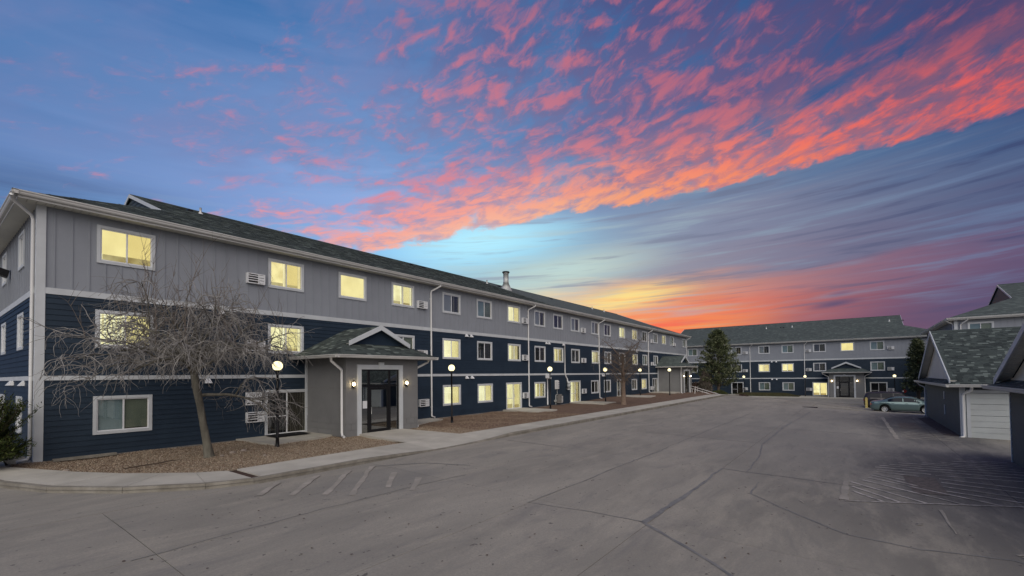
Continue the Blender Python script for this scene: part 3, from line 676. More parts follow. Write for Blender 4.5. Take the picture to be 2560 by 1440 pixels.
# ------------------------------------------------------------------ three-storey apartment block
def apartment(name, label, loc, rz, L, f3, f2, f1, acs, spouts, vents, pipes, porches, side=None, near=False, siding=True, tabs=0, right_wall=True):
    B = thing(name, label, 'building', loc, rz, 'three-storey apartment buildings round the lot')
    Dp = 18.3; H3 = 7.93; WW, WH = 1.57, 1.26; Z1, Z2, Z3 = .735, 3.585, 6.40
    ops1 = [(u, u+(w if k != 's' else w), (Z1 if k != 's' else .03), (Z1+WH if k != 's' else 2.02), kd, k) for u, w, kd, k in f1]
    ops2 = [(u, u+WW, Z2, Z2+WH, kd, 'w') for u, kd in f2]; ops3 = [(u, u+WW, Z3, Z3+WH, kd, 'w') for u, kd in f3]
    inset = lambda o: (o[0]+.095, o[1]-.095, o[2]+.095, o[3]-.095)
    allo = [inset(o) for o in ops1+ops2+ops3]
    pu = [(p+.0, p+3.87, -.1, 3.3) for p in porches]
    wl = MB(); wu = MB()
    for r_ in rects_minus(0, L, -.6, 5.3, [o for o in allo]): wl.box(r_[0], r_[1], .006, .2, r_[2], r_[3])
    for r_ in rects_minus(0, L, 5.3, 8.3, [o for o in allo]): wu.box(r_[0], r_[1], .006, .2, r_[2], r_[3])
    # side and rear walls, unseen dark box inside so light does not leak through
    sops = [(v, v+1.25, z, z+WH) for v, z in (side or [])]
    for X0, X1, sg in ((0.006, .2, -1), (L-.2, L-.006, 1)):
        so = [(v+.08, v+1.17, z+.08, z+WH-.08) for v, _, z, _ in sops] if sg < 0 else []
        for mb, za, zb in ((wl, -.6, 5.3), (wu, 5.3, 8.3)):
            for r_ in rects_minus(.2, Dp-.2, za, zb, so): mb.box(X0, X1, r_[0], r_[1], r_[2], r_[3])
    wl.box(0, L, Dp-.2, Dp, -.6, 5.3); wu.box(0, L, Dp-.2, Dp, 5.3, 8.3)
    wl.build('lower_wall', M_navy, B); wu.build('upper_wall', M_grey, B)
    fo = MB(); fo.box(-.0, L, -.02, .006, -.6, .06); fo.box(-.02, .006, 0, Dp, -.6, .06); fo.build('foundation', M_found, B)
    inn_ = MB(); inn_.box(.7, L-.7, .7, Dp-.7, -.5, 8.2); inn_.build('light_block', M_dark, B)
    # lap siding: one board per course
    EX = .1735
    far_boards = MB(); far_batts = MB()
    def course_run(z0, z1, horiz):
        z = z0
        while z < z1-.02:
            zt_ = min(z+EX, z1); 
            for face in horiz:
                for a, b_, c_, d_ in rects_minus(face[1], face[2], z, zt_, face[3]):
                    mine = near and (face[0] == 'l' or a < 26) and d_-c_ > .05
                    mb = MB() if mine else far_boards
                    ta = .024-.018*(c_-z)/EX; tb = .024-.018*(d_-z)/EX
                    if face[0] == 'f': mb.hexa([(a,-ta,c_),(b_,-ta,c_),(b_,.006,c_),(a,.006,c_)], [(a,-tb,d_),(b_,-tb,d_),(b_,.006,d_),(a,.006,d_)])
                    else: mb.hexa([(-ta,b_,c_),(-ta,a,c_),(.006,a,c_),(.006,b_,c_)], [(-tb,b_,d_),(-tb,a,d_),(.006,a,d_),(.006,b_,d_)])
                    if mine: mb.build('siding_board', M_navy, B)
            z = zt_
    if siding:
        pf = [(p+.02, p+3.85, -.1, 3.0) for p in porches]
        faces = [('f', .17, L-.17, [inset(o)[:2]+(o[2], o[3]) if False else (o[0]+.05, o[1]-.05, o[2]+.05, o[3]-.05) for o in ops1+ops2]+pf)]
        if side: faces.append(('l', .17, Dp-.1, [(v+.03, v+1.22, z+.03, z+WH-.03) for v, _, z, _ in sops]))
        course_run(.06, 2.53, faces); course_run(2.67, 5.21, faces)
        # battens of the top storey
        u = .36
        while u < L-.2:
            for a, b_, c_, d_ in rects_minus(u-.022, u+.022, 5.4, 7.93, [(o[0], o[1], o[2], o[3]) for o in ops3]):
                mb = MB() if near and u < 38 else far_batts
                mb.box(a, b_, -.014, .006, c_, d_)
                if mb is not far_batts: mb.build('batten', M_grey, B)
            u += .405
        if side:
            v = .36
            while v < Dp-.2:
                for a, b_, c_, d_ in rects_minus(v-.022, v+.022, 5.4, 7.93, [(q[0], q[1], q[2], q[3]) for q in sops]):
                    mb = MB() if near else far_batts
                    mb.box(-.02, .006, a, b_, c_, d_)
                    if near: mb.build('batten', M_grey, B)
                v += .405
        far_boards.build('siding_boards', M_navy, B, kind='stuff'); far_batts.build('battens', M_grey, B, kind='stuff')
    # belt boards, corner boards, frieze
    for za, zb, cut in ((2.53, 2.67, True), (5.21, 5.40, False)):
        mb = MB()
        for a, b_, c_, d_ in rects_minus(.17, L-.17, za, zb, [(p, p+3.87, 0, 3.3) for p in porches] if cut else []): mb.box(a, b_, -.034, .006, c_, d_)
        mb.build('belt_board', M_trim, B)
        mb = MB(); mb.box(-.034, .006, .17, Dp, za, zb); mb.build('belt_board', M_trim, B)
    for a, b_ in ((0, .17), (L-.17, L)):
        mb = MB(); mb.box(a-(.04 if a == 0 else 0), b_+(.04 if a else 0), -.04, .0, -.1, 7.93); mb.build('corner_board', M_trim, B)
    mb = MB(); mb.box(-.04, 0, .0, .15, -.1, 7.93); mb.build('corner_board', M_trim, B)
    # windows
    random.seed(int(L*10)+len(f3))
    for o in ops3+ops2: window(B, o[0], o[2], WW, WH, o[4])
    for o in ops1:
        (slider if o[5] == 's' else window)(B, o[0], o[2], o[1]-o[0], o[3]-o[2], o[4])
    for v, v1, z, z1 in sops:
        window(B, 0, 0, 1.25, WH, 'half', rz=-math.pi/2, loc=(0, v1, z))
    for u, z in acs: ac_unit(B, u, z)
    for u, zb in spouts: downspout(B, u, 7.98, zb, yg=-.55)
    for u, z in vents: hood_vent(B, u, z)
    # eaves
    OH = .46; ZE = 8.03
    so = MB()
    def ribs(x0, x1, y0, y1, axis, pitch):
        a = x0 if axis == 0 else y0; e = x1 if axis == 0 else y1
        while a < e:
            b_ = min(a+pitch-.012, e)
            if axis == 0: so.box(a, b_, y0, y1, 7.92, 7.935)
            else: so.box(x0, x1, a, b_, 7.92, 7.935)
            a += pitch
    ribs(-OH, L+OH, -OH, 0, 0, .20); ribs(-OH, 0, 0, Dp+OH, 1, .10); ribs(L, L+OH, 0, Dp+OH, 1, .2)
    so.build('soffit', M_soffit, B)
    fa_ = MB(); fa_.box(-OH-.02, L+OH+.02, -OH-.02, -OH, 7.90, 8.09); fa_.box(-OH-.02, -OH, -OH, Dp+OH, 7.90, 8.09); fa_.box(L+OH, L+OH+.02, -OH, Dp+OH, 7.90, 8.09); fa_.box(-OH-.02, L+OH+.02, Dp+OH, Dp+OH+.02, 7.90, 8.09)
    fa_.build('fascia', M_gutter, B)
    e = OH+.02
    gutter_run(B, (-e-.13, -e, 7.97), (L+e+.13, -e, 7.97), (0, -1, 0)); gutter_run(B, (-e, Dp+e, 7.97), (-e, -e-.13, 7.97), (-1, 0, 0)); gutter_run(B, (L+e, -e, 7.97), (L+e, Dp+e, 7.97), (1, 0, 0))
    if side:
        d = MB(); d.tube([(-.60,-.45,7.96),(-.56,-.30,7.86),(-.12,.22,7.62),(-.075,.27,7.5),(-.075,.27,.25),(-.12,.27,.12),(-.35,.27,.08)], .05, 8); d.build('downspout', M_pipew, B)
    # roof
    pi_ = .39; q = OH+.1; V1 = 4.4; Zh = ZE+pi_*(V1+q); Zr = ZE+pi_*(Dp/2+q); G0 = V1-.10
    zr = lambda v: ZE+.04+pi_*(v+q)
    rf = MB()
    F = [(-q,-q),(L+q,-q),(L-V1,V1),(L-G0,V1),(L-G0,Dp/2),(G0,Dp/2),(G0,V1),(V1,V1)]
    rf.poly([(x, y, zr(y)) for x, y in F]); rf.poly([(x, Dp-y, zr(y)) for x, y in F][::-1])
    for sx in (lambda x: x, lambda x: L-x):
        rf.poly([(sx(-q), -q, zr(-q)), (sx(V1), V1, zr(V1)), (sx(V1), Dp-V1, zr(V1)), (sx(-q), Dp+q, zr(-q))])
    roof = rf.build('roof', M_roof, B)
    for sx, nm in ((lambda x: x, 0), (lambda x: L-x, 1)):
        gw = MB(); zb = zr(V1)-.05; n = 9
        for k in range(n):
            za, z2 = zb+(Zr-zb)*k/n, zb+(Zr-zb)*(k+1)/n-.02
            ya = V1+(Dp/2-V1)*k/n; y2 = V1+(Dp/2-V1)*(k+1)/n
            gw.poly([(sx(V1-.02), ya, za), (sx(V1-.02), Dp-ya, za), (sx(V1), Dp-y2, z2), (sx(V1), y2, z2)])
        gw.poly([(sx(V1+.02), V1, zb), (sx(V1+.02), Dp-V1, zb), (sx(V1+.02), Dp/2, Zr)])
        gw.build('gable_siding', M_navyg, roof)
        for ya, yb in ((V1, Dp/2), (Dp-V1, Dp/2)):
            rk = MB(); zA, zB = zr(V1), zr(Dp/2)
            rk.hexa([(sx(G0-.03), ya, zA-.15), (sx(G0), ya, zA-.15), (sx(G0), yb, zB-.15), (sx(G0-.03), yb, zB-.15)], [(sx(G0-.03), ya, zA+.02), (sx(G0), ya, zA+.02), (sx(G0), yb, zB+.02), (sx(G0-.03), yb, zB+.02)])
            rk.build('rake_board', M_trim, roof)
    rc = MB(); rc.prism([(-.12,-.05),(0,.02),(.12,-.05),(.12,-.03),(0,.045),(-.12,-.03)], ((G0, Dp/2, zr(Dp/2)), (0,1,0), (0,0,1)), ((L-G0, Dp/2, zr(Dp/2)), (0,1,0), (0,0,1))); rc.build('ridge_cap', SH[1], roof)
    if tabs:
        n_ = Vector((0, 1, pi_)).normalized(); cf = math.sqrt(1+pi_*pi_)
        shingles(roof, [(x, (y+q)*cf) for x, y in F], (0, -q, zr(-q)+.002), (1, 0, 0), n_, 0, .32, .15, 3, umax=tabs)
    for u, v, k in pipes:
        z = zr(v)
        if k == 'pipe':
            mb = MB(); mb.tube([(u, v, z-.1), (u, v, z+.32)], .055, 8); mb.tube([(u, v, z-.05), (u, v, z+.06)], [.15, .07], 8); mb.build('vent_pipe', M_pipew, roof)
        elif k == 'cap':
            mb = MB(); mb.hexa([(u-.12,v-.16,z-.09),(u+.12,v-.16,z-.09),(u+.12,v+.16,z+.04),(u-.12,v+.16,z+.04)], [(u-.1,v-.14,z+.06),(u+.1,v-.14,z+.06),(u+.1,v+.14,z+.1),(u-.1,v+.14,z+.1)]); mb.build('roof_vent', M_black, roof)
        elif k == 'chimney':
            mb = MB(); mb.tube([(u, v, z-.3), (u, v, z+.55)], [.62, .27], 20); mb.tube([(u, v, z+.55), (u, v, z+1.55)], .25, 20); mb.tube([(u, v, z+.6), (u, v, z+.66)], .275, 20); mb.tube([(u, v, z+1.45), (u, v, z+1.52)], .28, 20)
            ch_ = mb.build('flue', M_metal, roof)
            mb = MB(); mb.tube([(u, v, z+1.56), (u, v, z+1.66)], [.36, .33], 20); mb.build('flue_cap', M_black, roof)
    for k, p in enumerate(porches): porch(B, p, detail=near and k == 0)
    return B

def porch(B, u0, detail):
    w, d, ze = 3.87, 3.12, 3.40; c = u0+w/2; dx0, dx1, dzt = u0+.72, u0+2.74, 2.86
    wl = MB()
    wl.box(u0, dx0, -d, -d+.2, -.3, ze); wl.box(dx1, u0+w, -d, -d+.2, -.3, ze); wl.box(dx0, dx1, -d, -d+.2, dzt, ze)
    wl.box(u0, u0+.2, -d+.2, .0, -.3, ze); wl.box(u0+w-.2, u0+w, -d+.2, .0, -.3, ze); wl.box(u0+.2, u0+w-.2, -d+.2, 0, ze-.1, ze)
    P_ = wl.build('entrance_porch', M_stucco, B)
    # score line and the masonry courses at the foot
    sc = MB()
    for a, b_ in ((u0, dx0-.2), (dx1+.2, u0+w)): sc.box(a+.001, b_, -d-.008, -d, 2.07, 2.085); 
    sc.box(u0-.008, u0, -d, -.02, 2.07, 2.085); sc.build('score_line', M_found, P_)
    for row in range(3):
        za, zb = .06+.265*row, .06+.265*(row+1)-.014
        for a0, b0 in ((u0+.001, dx0-.2), (dx1+.2, u0+w-.001)):
            a = a0; first = True
            while a < b0-.03:
                bw_ = .5 if not (first and row % 2) else .24
                b_ = min(a+bw_, b0); mb = MB(); mb.box(a, b_-.014, -d-.016, -d, za, zb); mb.build('block', M_stucco, P_); a = b_; first = False
        a = -d; first = True
        while a < -.03:
            bw_ = 1.05 if not (first and row % 2) else .55
            b_ = min(a+bw_, -.02); mb = MB(); mb.box(u0-.016, u0, a, b_-.014, za, zb); mb.build('block', M_stucco, P_); a = b_; first = False
    mb = MB(); mb.box(u0-.07, u0, -.14, -.04, 0, ze); mb.build('corner_board', M_trim, P_)
    # surround and keystone
    mb = MB(); mb.box(dx0-.2, dx0, -d-.05, -d, -.05, dzt+.2); mb.box(dx1, dx1+.2, -d-.05, -d, -.05, dzt+.2); mb.box(dx0, dx1, -d-.05, -d, dzt, dzt+.2); mb.build('door_surround', M_trim, P_)
    cx = (dx0+dx1)/2; mb = MB(); mb.hexa([(cx-.09,-d-.09,dzt),(cx+.09,-d-.09,dzt),(cx+.09,-d-.05,dzt),(cx-.09,-d-.05,dzt)], [(cx-.13,-d-.10,dzt+.31),(cx+.13,-d-.10,dzt+.31),(cx+.13,-d,dzt+.31),(cx-.13,-d,dzt+.31)]); mb.build('keystone', M_trim, P_)
    # black storefront frame, panes, door
    y0 = -d+.03; y1 = y0+.08; f = MB(); m1, m2 = dx0+.42, dx1-.50; zt_ = 2.10
    for a, b_ in ((dx0, dx0+.05), (dx1-.05, dx1), (m1-.05, m1+.05), (m2-.05, m2+.05)): f.box(a, b_, y0, y1, 0.02, dzt)
    f.box(dx0+.05, m1-.05, y0+.002, y1, dzt-.05, dzt); f.box(m1+.05, m2-.05, y0+.002, y1, dzt-.05, dzt); f.box(m2+.05, dx1-.05, y0+.002, y1, dzt-.05, dzt)
    f.box(dx0+.05, m1-.05, y0+.002, y1, zt_, zt_+.07); f.box(m1+.05, m2-.05, y0+.002, y1, zt_-.03, zt_+.08); f.box(m2+.05, dx1-.05, y0+.002, y1, zt_, zt_+.07)
    f.box(dx0+.05, m1-.05, y0+.002, y1, .02, .12); f.box(m2+.05, dx1-.05, y0+.002, y1, .02, .12); f.build('door_frame', M_black, P_)
    for a, b_, za, zb in ((dx0+.05,m1-.05,.12,zt_),(m2+.05,dx1-.05,.12,zt_),(dx0+.05,m1-.05,zt_+.07,dzt-.05),(m1+.05,m2-.05,zt_+.08,dzt-.05),(m2+.05,dx1-.05,zt_+.07,dzt-.05)):
        mb = MB(); mb.box(a, b_, y0+.03, y0+.04, za, zb); mb.build('pane', M_gdoor, P_)
    dr_ = MB()
    for a, b_, za, zb in ((m1+.055,m1+.13,.03,zt_-.04),(m2-.13,m2-.055,.03,zt_-.04),(m1+.13,m2-.13,.03,.25),(m1+.13,m2-.13,zt_-.13,zt_-.04)): dr_.box(a, b_, y0+.01, y1-.01, za, zb)
    dr_.build('door', M_black, P_)
    mb = MB(); mb.box(m1+.13, m2-.13, y0+.035, y0+.045, .25, zt_-.13); mb.build('door_pane', M_gdoor, P_)
    mb = MB(); mb.tube([(m1+.10, y0-.04, .92), (m1+.10, y0-.04, 1.22)], .014, 6); mb.build('door_handle', M_metal, P_)
    mb = MB(); mb.box(dx0+.12, dx0+.34, y0+.024, y0+.028, 1.18, 1.50); mb.build('notice', M_vinyl, P_)
    bk = MB(); bk.box(u0+.25, u0+w-.25, -1.3, -1.25, 0, ze-.1); bk.box(u0+.2, u0+w-.2, -d+.2, -.05, -.02, .03); bk.build('vestibule', M_room, P_)
    # wall lamps
    for xx in (dx0-.42, dx1+.38):
        mb = MB(); mb.box(xx-.05, xx+.05, -d-.015, -d, 2.10, 2.34); mb.tube([(xx, -d-.01, 2.16), (xx, -d-.09, 2.10), (xx, -d-.11, 2.18)], .012, 6); mb.tube([(xx, -d-.11, 2.36), (xx, -d-.11, 2.42)], [.06, .01], 8); mb.tube([(xx, -d-.11, 2.02), (xx, -d-.11, 2.14)], [.01, .04], 8); mb.build('wall_lamp', M_black, P_)
        mb = MB(); mb.sphere((xx, -d-.11, 2.24), .05, 10, 8, 0, 1.5); mb.build('bulb', M_bulb, P_)
    # roof with its little gable
    hw, zo, pt = 2.62, 3.46, .52; vf = -d-.50; G = -d+.48
    zx = lambda t: zo+pt*t
    rf = MB(); A = [(c-hw, vf), (c-hw+1.0, vf+1.0), (c-hw+1.0, G-.25), (c, G-.25), (c, 0), (c-hw, 0)]
    rf.poly([(x, y, zx(x-(c-hw))) for x, y in A][::-1]); rf.poly([(2*c-x, y, zx(x-(c-hw))) for x, y in A])
    rf.poly([(c-hw, vf, zo), (c+hw, vf, zo), (c+hw-1, vf+1, zo+pt), (c-hw+1, vf+1, zo+pt)])
    rf.poly([(c-hw, vf, zo-.02), (c-hw, 0, zo-.02), (c+hw, 0, zo-.02), (c+hw, vf, zo-.02)])
    rf.build('porch_roof', M_roof if not detail else SH[1], P_)
    gm = MB(); gm.poly([(c-hw+1.0, G, zo+pt-.03), (c+hw-1.0, G, zo+pt-.03), (c, G, zx(hw)-.05)]); gm.build('porch_gable', M_navy, P_)
    for s_ in (-1, 1):
        rk = MB(); x0, xp = c+s_*(hw-.98), c; za, zb = zo+pt*.98, zx(hw)
        rk.hexa([(x0, G-.29, za-.03), (x0+s_*.03, G-.26, za-.03), (xp, G-.26, zb-.20), (xp, G-.29, zb-.20)] if False else [(x0, G-.30, za-.10), (x0, G-.25, za-.10), (xp, G-.25, zb-.19), (xp, G-.30, zb-.19)], [(x0, G-.30, za+.10), (x0, G-.25, za+.10), (xp, G-.25, zb+.03), (xp, G-.30, zb+.03)])
        rk.build('rake_board', M_trim, P_)
        sf = MB(); sf.poly([(x0, G-.25, za-.02), (xp, G-.25, zb-.04), (xp, G, zb-.04), (x0, G, za-.02)]); sf.build('rake_soffit', M_soffit, P_)
    e = .02
    gutter_run(P_, (c-hw-.12, vf, zo-.14), (c+hw+.12, vf, zo-.14), (0, -1, 0)); gutter_run(P_, (c-hw, -.04, zo-.14), (c-hw, vf-.12, zo-.14), (-1, 0, 0)); gutter_run(P_, (c+hw, vf-.12, zo-.14), (c+hw, -.04, zo-.14), (1, 0, 0))
    d1 = MB(); d1.tube([(c-hw-.05, -d-.10, zo-.12), (c-hw-.02, -d-.06, zo-.26), (u0-.09, -d+.16, zo-.62), (u0-.075, -d+.18, zo-.78), (u0-.075, -d+.18, .25), (u0-.10, -d+.10, .12), (u0-.14, -d-.08, .09)], .055, 8); d1.build('downspout', M_pipew, P_)
    d1 = MB(); d1.tube([(c+hw, -d-.05, zo-.12), (c+hw-.05, -d-.02, zo-.24), (u0+w+.12, -d+.16, zo-.50), (u0+w+.06, -d+.2, zo-.66), (u0+w+.06, -d+.2, .25), (u0+w+.1, -d+.1, .1)], .055, 8); d1.build('downspout', M_pipew, P_)
    if detail:
        cf = math.sqrt(1+pt*pt)
        shingles(P_, [(x-(c-hw), (y-vf)*cf) for x, y in ((c-hw, vf), (c+hw, vf), (c+hw-1, vf+1), (c-hw+1, vf+1))], (c-hw, vf, zo+.002), (1, 0, 0), Vector((0, 1, pt)).normalized(), 130, .30, .14, 11)
        # left slope: eave runs front to back, tabs climb towards +x
        shingles(P_, [(-y, (x-(c-hw))*cf) for x, y in A], (c-hw, 0, zo+.002), (0, -1, 0), Vector((1, 0, pt)).normalized(), 170, .30, .14, 12)
        shingles(P_, [(y-vf, (x-(c-hw))*cf) for x, y in A], (c+hw, vf, zo+.002), (0, 1, 0), Vector((-1, 0, pt)).normalized(), 0, .30, .14, 13)
    return P_

X0 = 2.4
u3 = [3.75,9.25,12.57,15.74,19.56,22.71,26.06,29.51,32.33,35.28,39.23,42.01,45.67,49.23,52.32,56.07,59.33,62.64,68.26]
k3 = ['lit','litgap','plain','litgap','half','shade','litcurt','half','slat','half','half','slat','litgap','litslat','dark','half','litslat','shade','shade']
u2 = [3.73,9.24,15.75,19.53,22.7,26.06,29.5,32.33,35.28,39.23,42.01,45.67,49.23,52.32,56.07,68.26]
k2 = ['litcurt','litgap','shade','litcurt','slat','litslat','slat','litslat','dark','litslat','half','dark','litslat','shade','half','shade']
f1 = [(3.70,1.57,'shade','w'),(9.12,1.9,'slat','s'),(19.53,1.57,'litcurt','w'),(22.72,1.57,'litcurt','w'),(25.81,1.9,'litgap','s'),(29.42,1.57,'litslat','w'),(34.99,1.93,'litslat','s'),(39.02,1.57,'dark','w'),(41.81,1.57,'slat','w'),(44.9,1.7,'dark','s'),(48.92,1.57,'slat','w'),(51.91,1.57,'litgap','w'),(55.53,1.8,'slat','s')]
main = apartment('apartment_building', 'long grey and navy apartment building with lit windows, nearest on the left of the lot', (X0, 19.87, .02), 0, 67.95,
    [(u-X0, k) for u, k in zip(u3, k3)], [(u-X0, k) for u, k in zip(u2, k2)], [(u-X0, w, k, t) for u, w, k, t in f1],
    [(u-X0, z) for u, z in ((8.36,6.45),(17.52,6.45),(27.83,6.45),(37.15,6.42),(55.2,6.4),(64.0,6.4),(8.37,3.66),(17.5,3.62),(27.8,3.66),(37.15,3.64),(55.1,3.6),(8.36,.72),(17.6,.80),(27.82,.82),(37.15,.82),(54.8,.6))],
    [(18.57-X0,.12),(28.62-X0,.12),(40.74-X0,.2),(54.2-X0,.3),(70.2-X0,.2)],
    [(u-X0, z) for u, z in ((21.65,5.05),(22.1,5.05),(21.65,2.36),(22.15,2.36),(31.2,5.05),(31.6,5.05),(7.45,5.05),(7.0,2.36),(33.9,5.05),(50.5,5.05),(41.5,2.36),(41.9,2.36))],
    [(9.4-X0,7.9,'pipe'),(8.9-X0,7.9,'cap'),(23.7-X0,7.7,'cap'),(25.0-X0,7.7,'cap'),(32.9-X0,7.6,'pipe'),(34.2-X0,7.2,'cap'),(33.9-X0,6.1,'chimney'),(54.6-X0,7.6,'pipe'),(58.2-X0,7.6,'pipe'),(44-X0,7.4,'cap')],
    [10.93-X0, 57.45-X0], side=[(2.48,6.40),(2.48,3.585),(2.48,.735),(6.9,6.40),(6.9,3.585),(6.9,.735)], near=True, tabs=30)
# fittings of the long building
mb = MB(); mb.box(-.02, .0, 5.75, 6.0, 6.45, 6.75); mb.hexa([(-.36,5.7,6.55),(-.1,5.7,6.45),(-.1,6.05,6.45),(-.36,6.05,6.55)], [(-.30,5.7,6.80),(-.04,5.7,6.72),(-.04,6.05,6.72),(-.30,6.05,6.80)]); mb.build('floodlight', M_black, main)
for v, z in ((2.1,2.36),(4.6,2.36),(5.1,2.36)): hood_vent(main, 0, z, 0, -math.pi/2).location = (0, v, z)
mb = MB(); mb.tube([(31.67,-.07,5.2),(31.67,-.07,2.72),(31.75,-.09,2.45),(31.95,-.12,2.2),(31.98,-.14,1.95)], .055, 8); mb.build('exhaust_pipe', M_pipew, main)
mb = MB(); mb.sphere((32.0,-.22,1.84), .15, 12, 8); mb.sphere((32.02,-.24,1.60), .18, 12, 8); mb.tube([(31.9,-.28,1.26),(31.9,-.28,1.42)], [.14,.2], 12); mb.build('exhaust_cowl', M_metal, main)
mb = MB(); mb.box(28.65,29.05,-.25,0,2.28,2.62); mb.box(28.95,29.2,-.22,-.03,2.22,2.36); mb.build('junction_box', M_vinyl, main)
mb = MB(); mb.tube([(28.85,-.06,2.3),(28.85,-.06,.14)], .05, 8); mb.build('conduit', M_pipew, main)
gm_ = thing('gas_meter_bank', 'grey utility meters and pipes on the navy wall left of the lit sliding door', 'utility meters', (33.0, 19.84, .12))
mb = MB(); mb.box(-.55,.0,-.02,.0,1.25,2.0)
for k in range(4):
    for a in (-.5,-.22): mb.box(a, a+.2, -.1, -.02, 1.28+.18*k, 1.28+.18*k+.11)
mb.build('meter_panel', M_pipew, gm_)
mb = MB(); mb.box(-.35,.15,-.35,-.02,.1,.7); mb.box(-.2,.1,-.28,-.05,.7,.82); mb.build('meter_cabinet', M_found, gm_)
mb = MB()
for k in range(5): mb.box(-.05,.13,-.37,-.35,.15+.11*k,.2+.11*k)
mb.build('meter_dial', M_pipew, gm_)
mb = MB(); mb.tube([(-.3,-.06,1.25),(-.3,-.06,.8),(-.5,-.1,.8),(-.6,-.1,.75),(-.6,-.1,0)], .03, 6); mb.tube([(-.75,-.12,.3),(-.6,-.1,.3)], .1, 8); mb.build('gas_pipe', M_metal, gm_)

YF = 29.8
farw3 = [(22.4,'shade'),(15.65,'half'),(11.72,'half'),(8.57,'shade'),(4.57,'slat'),(1.3,'plain'),(-2.0,'shade')]
farw2 = [(22.4,'slat'),(15.65,'slat'),(11.75,'litslat'),(8.6,'litgap'),(4.6,'slat'),(-2.0,'shade')]
farw1 = [(22.0,1.6,'shade','w'),(15.7,1.8,'dark','s'),(11.75,1.57,'shade','w'),(8.56,1.57,'shade','w'),(4.75,1.87,'litgap','s'),(-1.9,1.87,'dark','s')]
far = apartment('apartment_building', 'apartment building facing us across the far end of the lot, behind the pine', (80, YF, -.90), -math.pi/2, 40.0,
    [(YF-y, k) for y, k in farw3], [(YF-y, k) for y, k in farw2], [(YF-y, w, k, t) for y, w, k, t in farw1],
    [(YF-y, z) for y, z in ((13.9,6.45),(5.5,6.45),(-3.87,6.45),(13.94,3.62),(5.5,3.65),(-3.82,3.62),(5.5,.75),(-3.86,.78),(14.0,.75))],
    [(YF-12.9,.3),(YF-5.66,.2)], [(YF-y, z) for y, z in ((9.9,5.05),(9.3,5.05),(9.9,2.36),(9.3,2.36),(-7.2,5.05),(-7.3,2.36))],
    [(YF-11.4,6.6,'pipe'),(YF-7.7,6.6,'pipe'),(YF+4.5,6.6,'pipe'),(YF-9.3,6.6,'cap'),(YF-8.9,6.6,'cap'),(YF+6.0,6.6,'cap')], [YF-2.62])
rgt = apartment('apartment_building', 'apartment building on the right rising behind the garages, its eave and roof showing', (54.6, -7.2, -.98), -math.pi/2, 40.0,
    [(.8,'shade'),(6.5,'shade'),(12,'half'),(18,'shade'),(24,'dark')], [(.8,'shade'),(6.5,'slat'),(12,'half')], [(.8,1.57,'shade','w'),(6.5,1.57,'shade','w')],
    [], [(.35,.2)], [], [(7,6.6,'pipe'),(6,6.6,'cap')], [], side=[(9.5,6.4),(9.5,3.585),(13.5,6.4)])

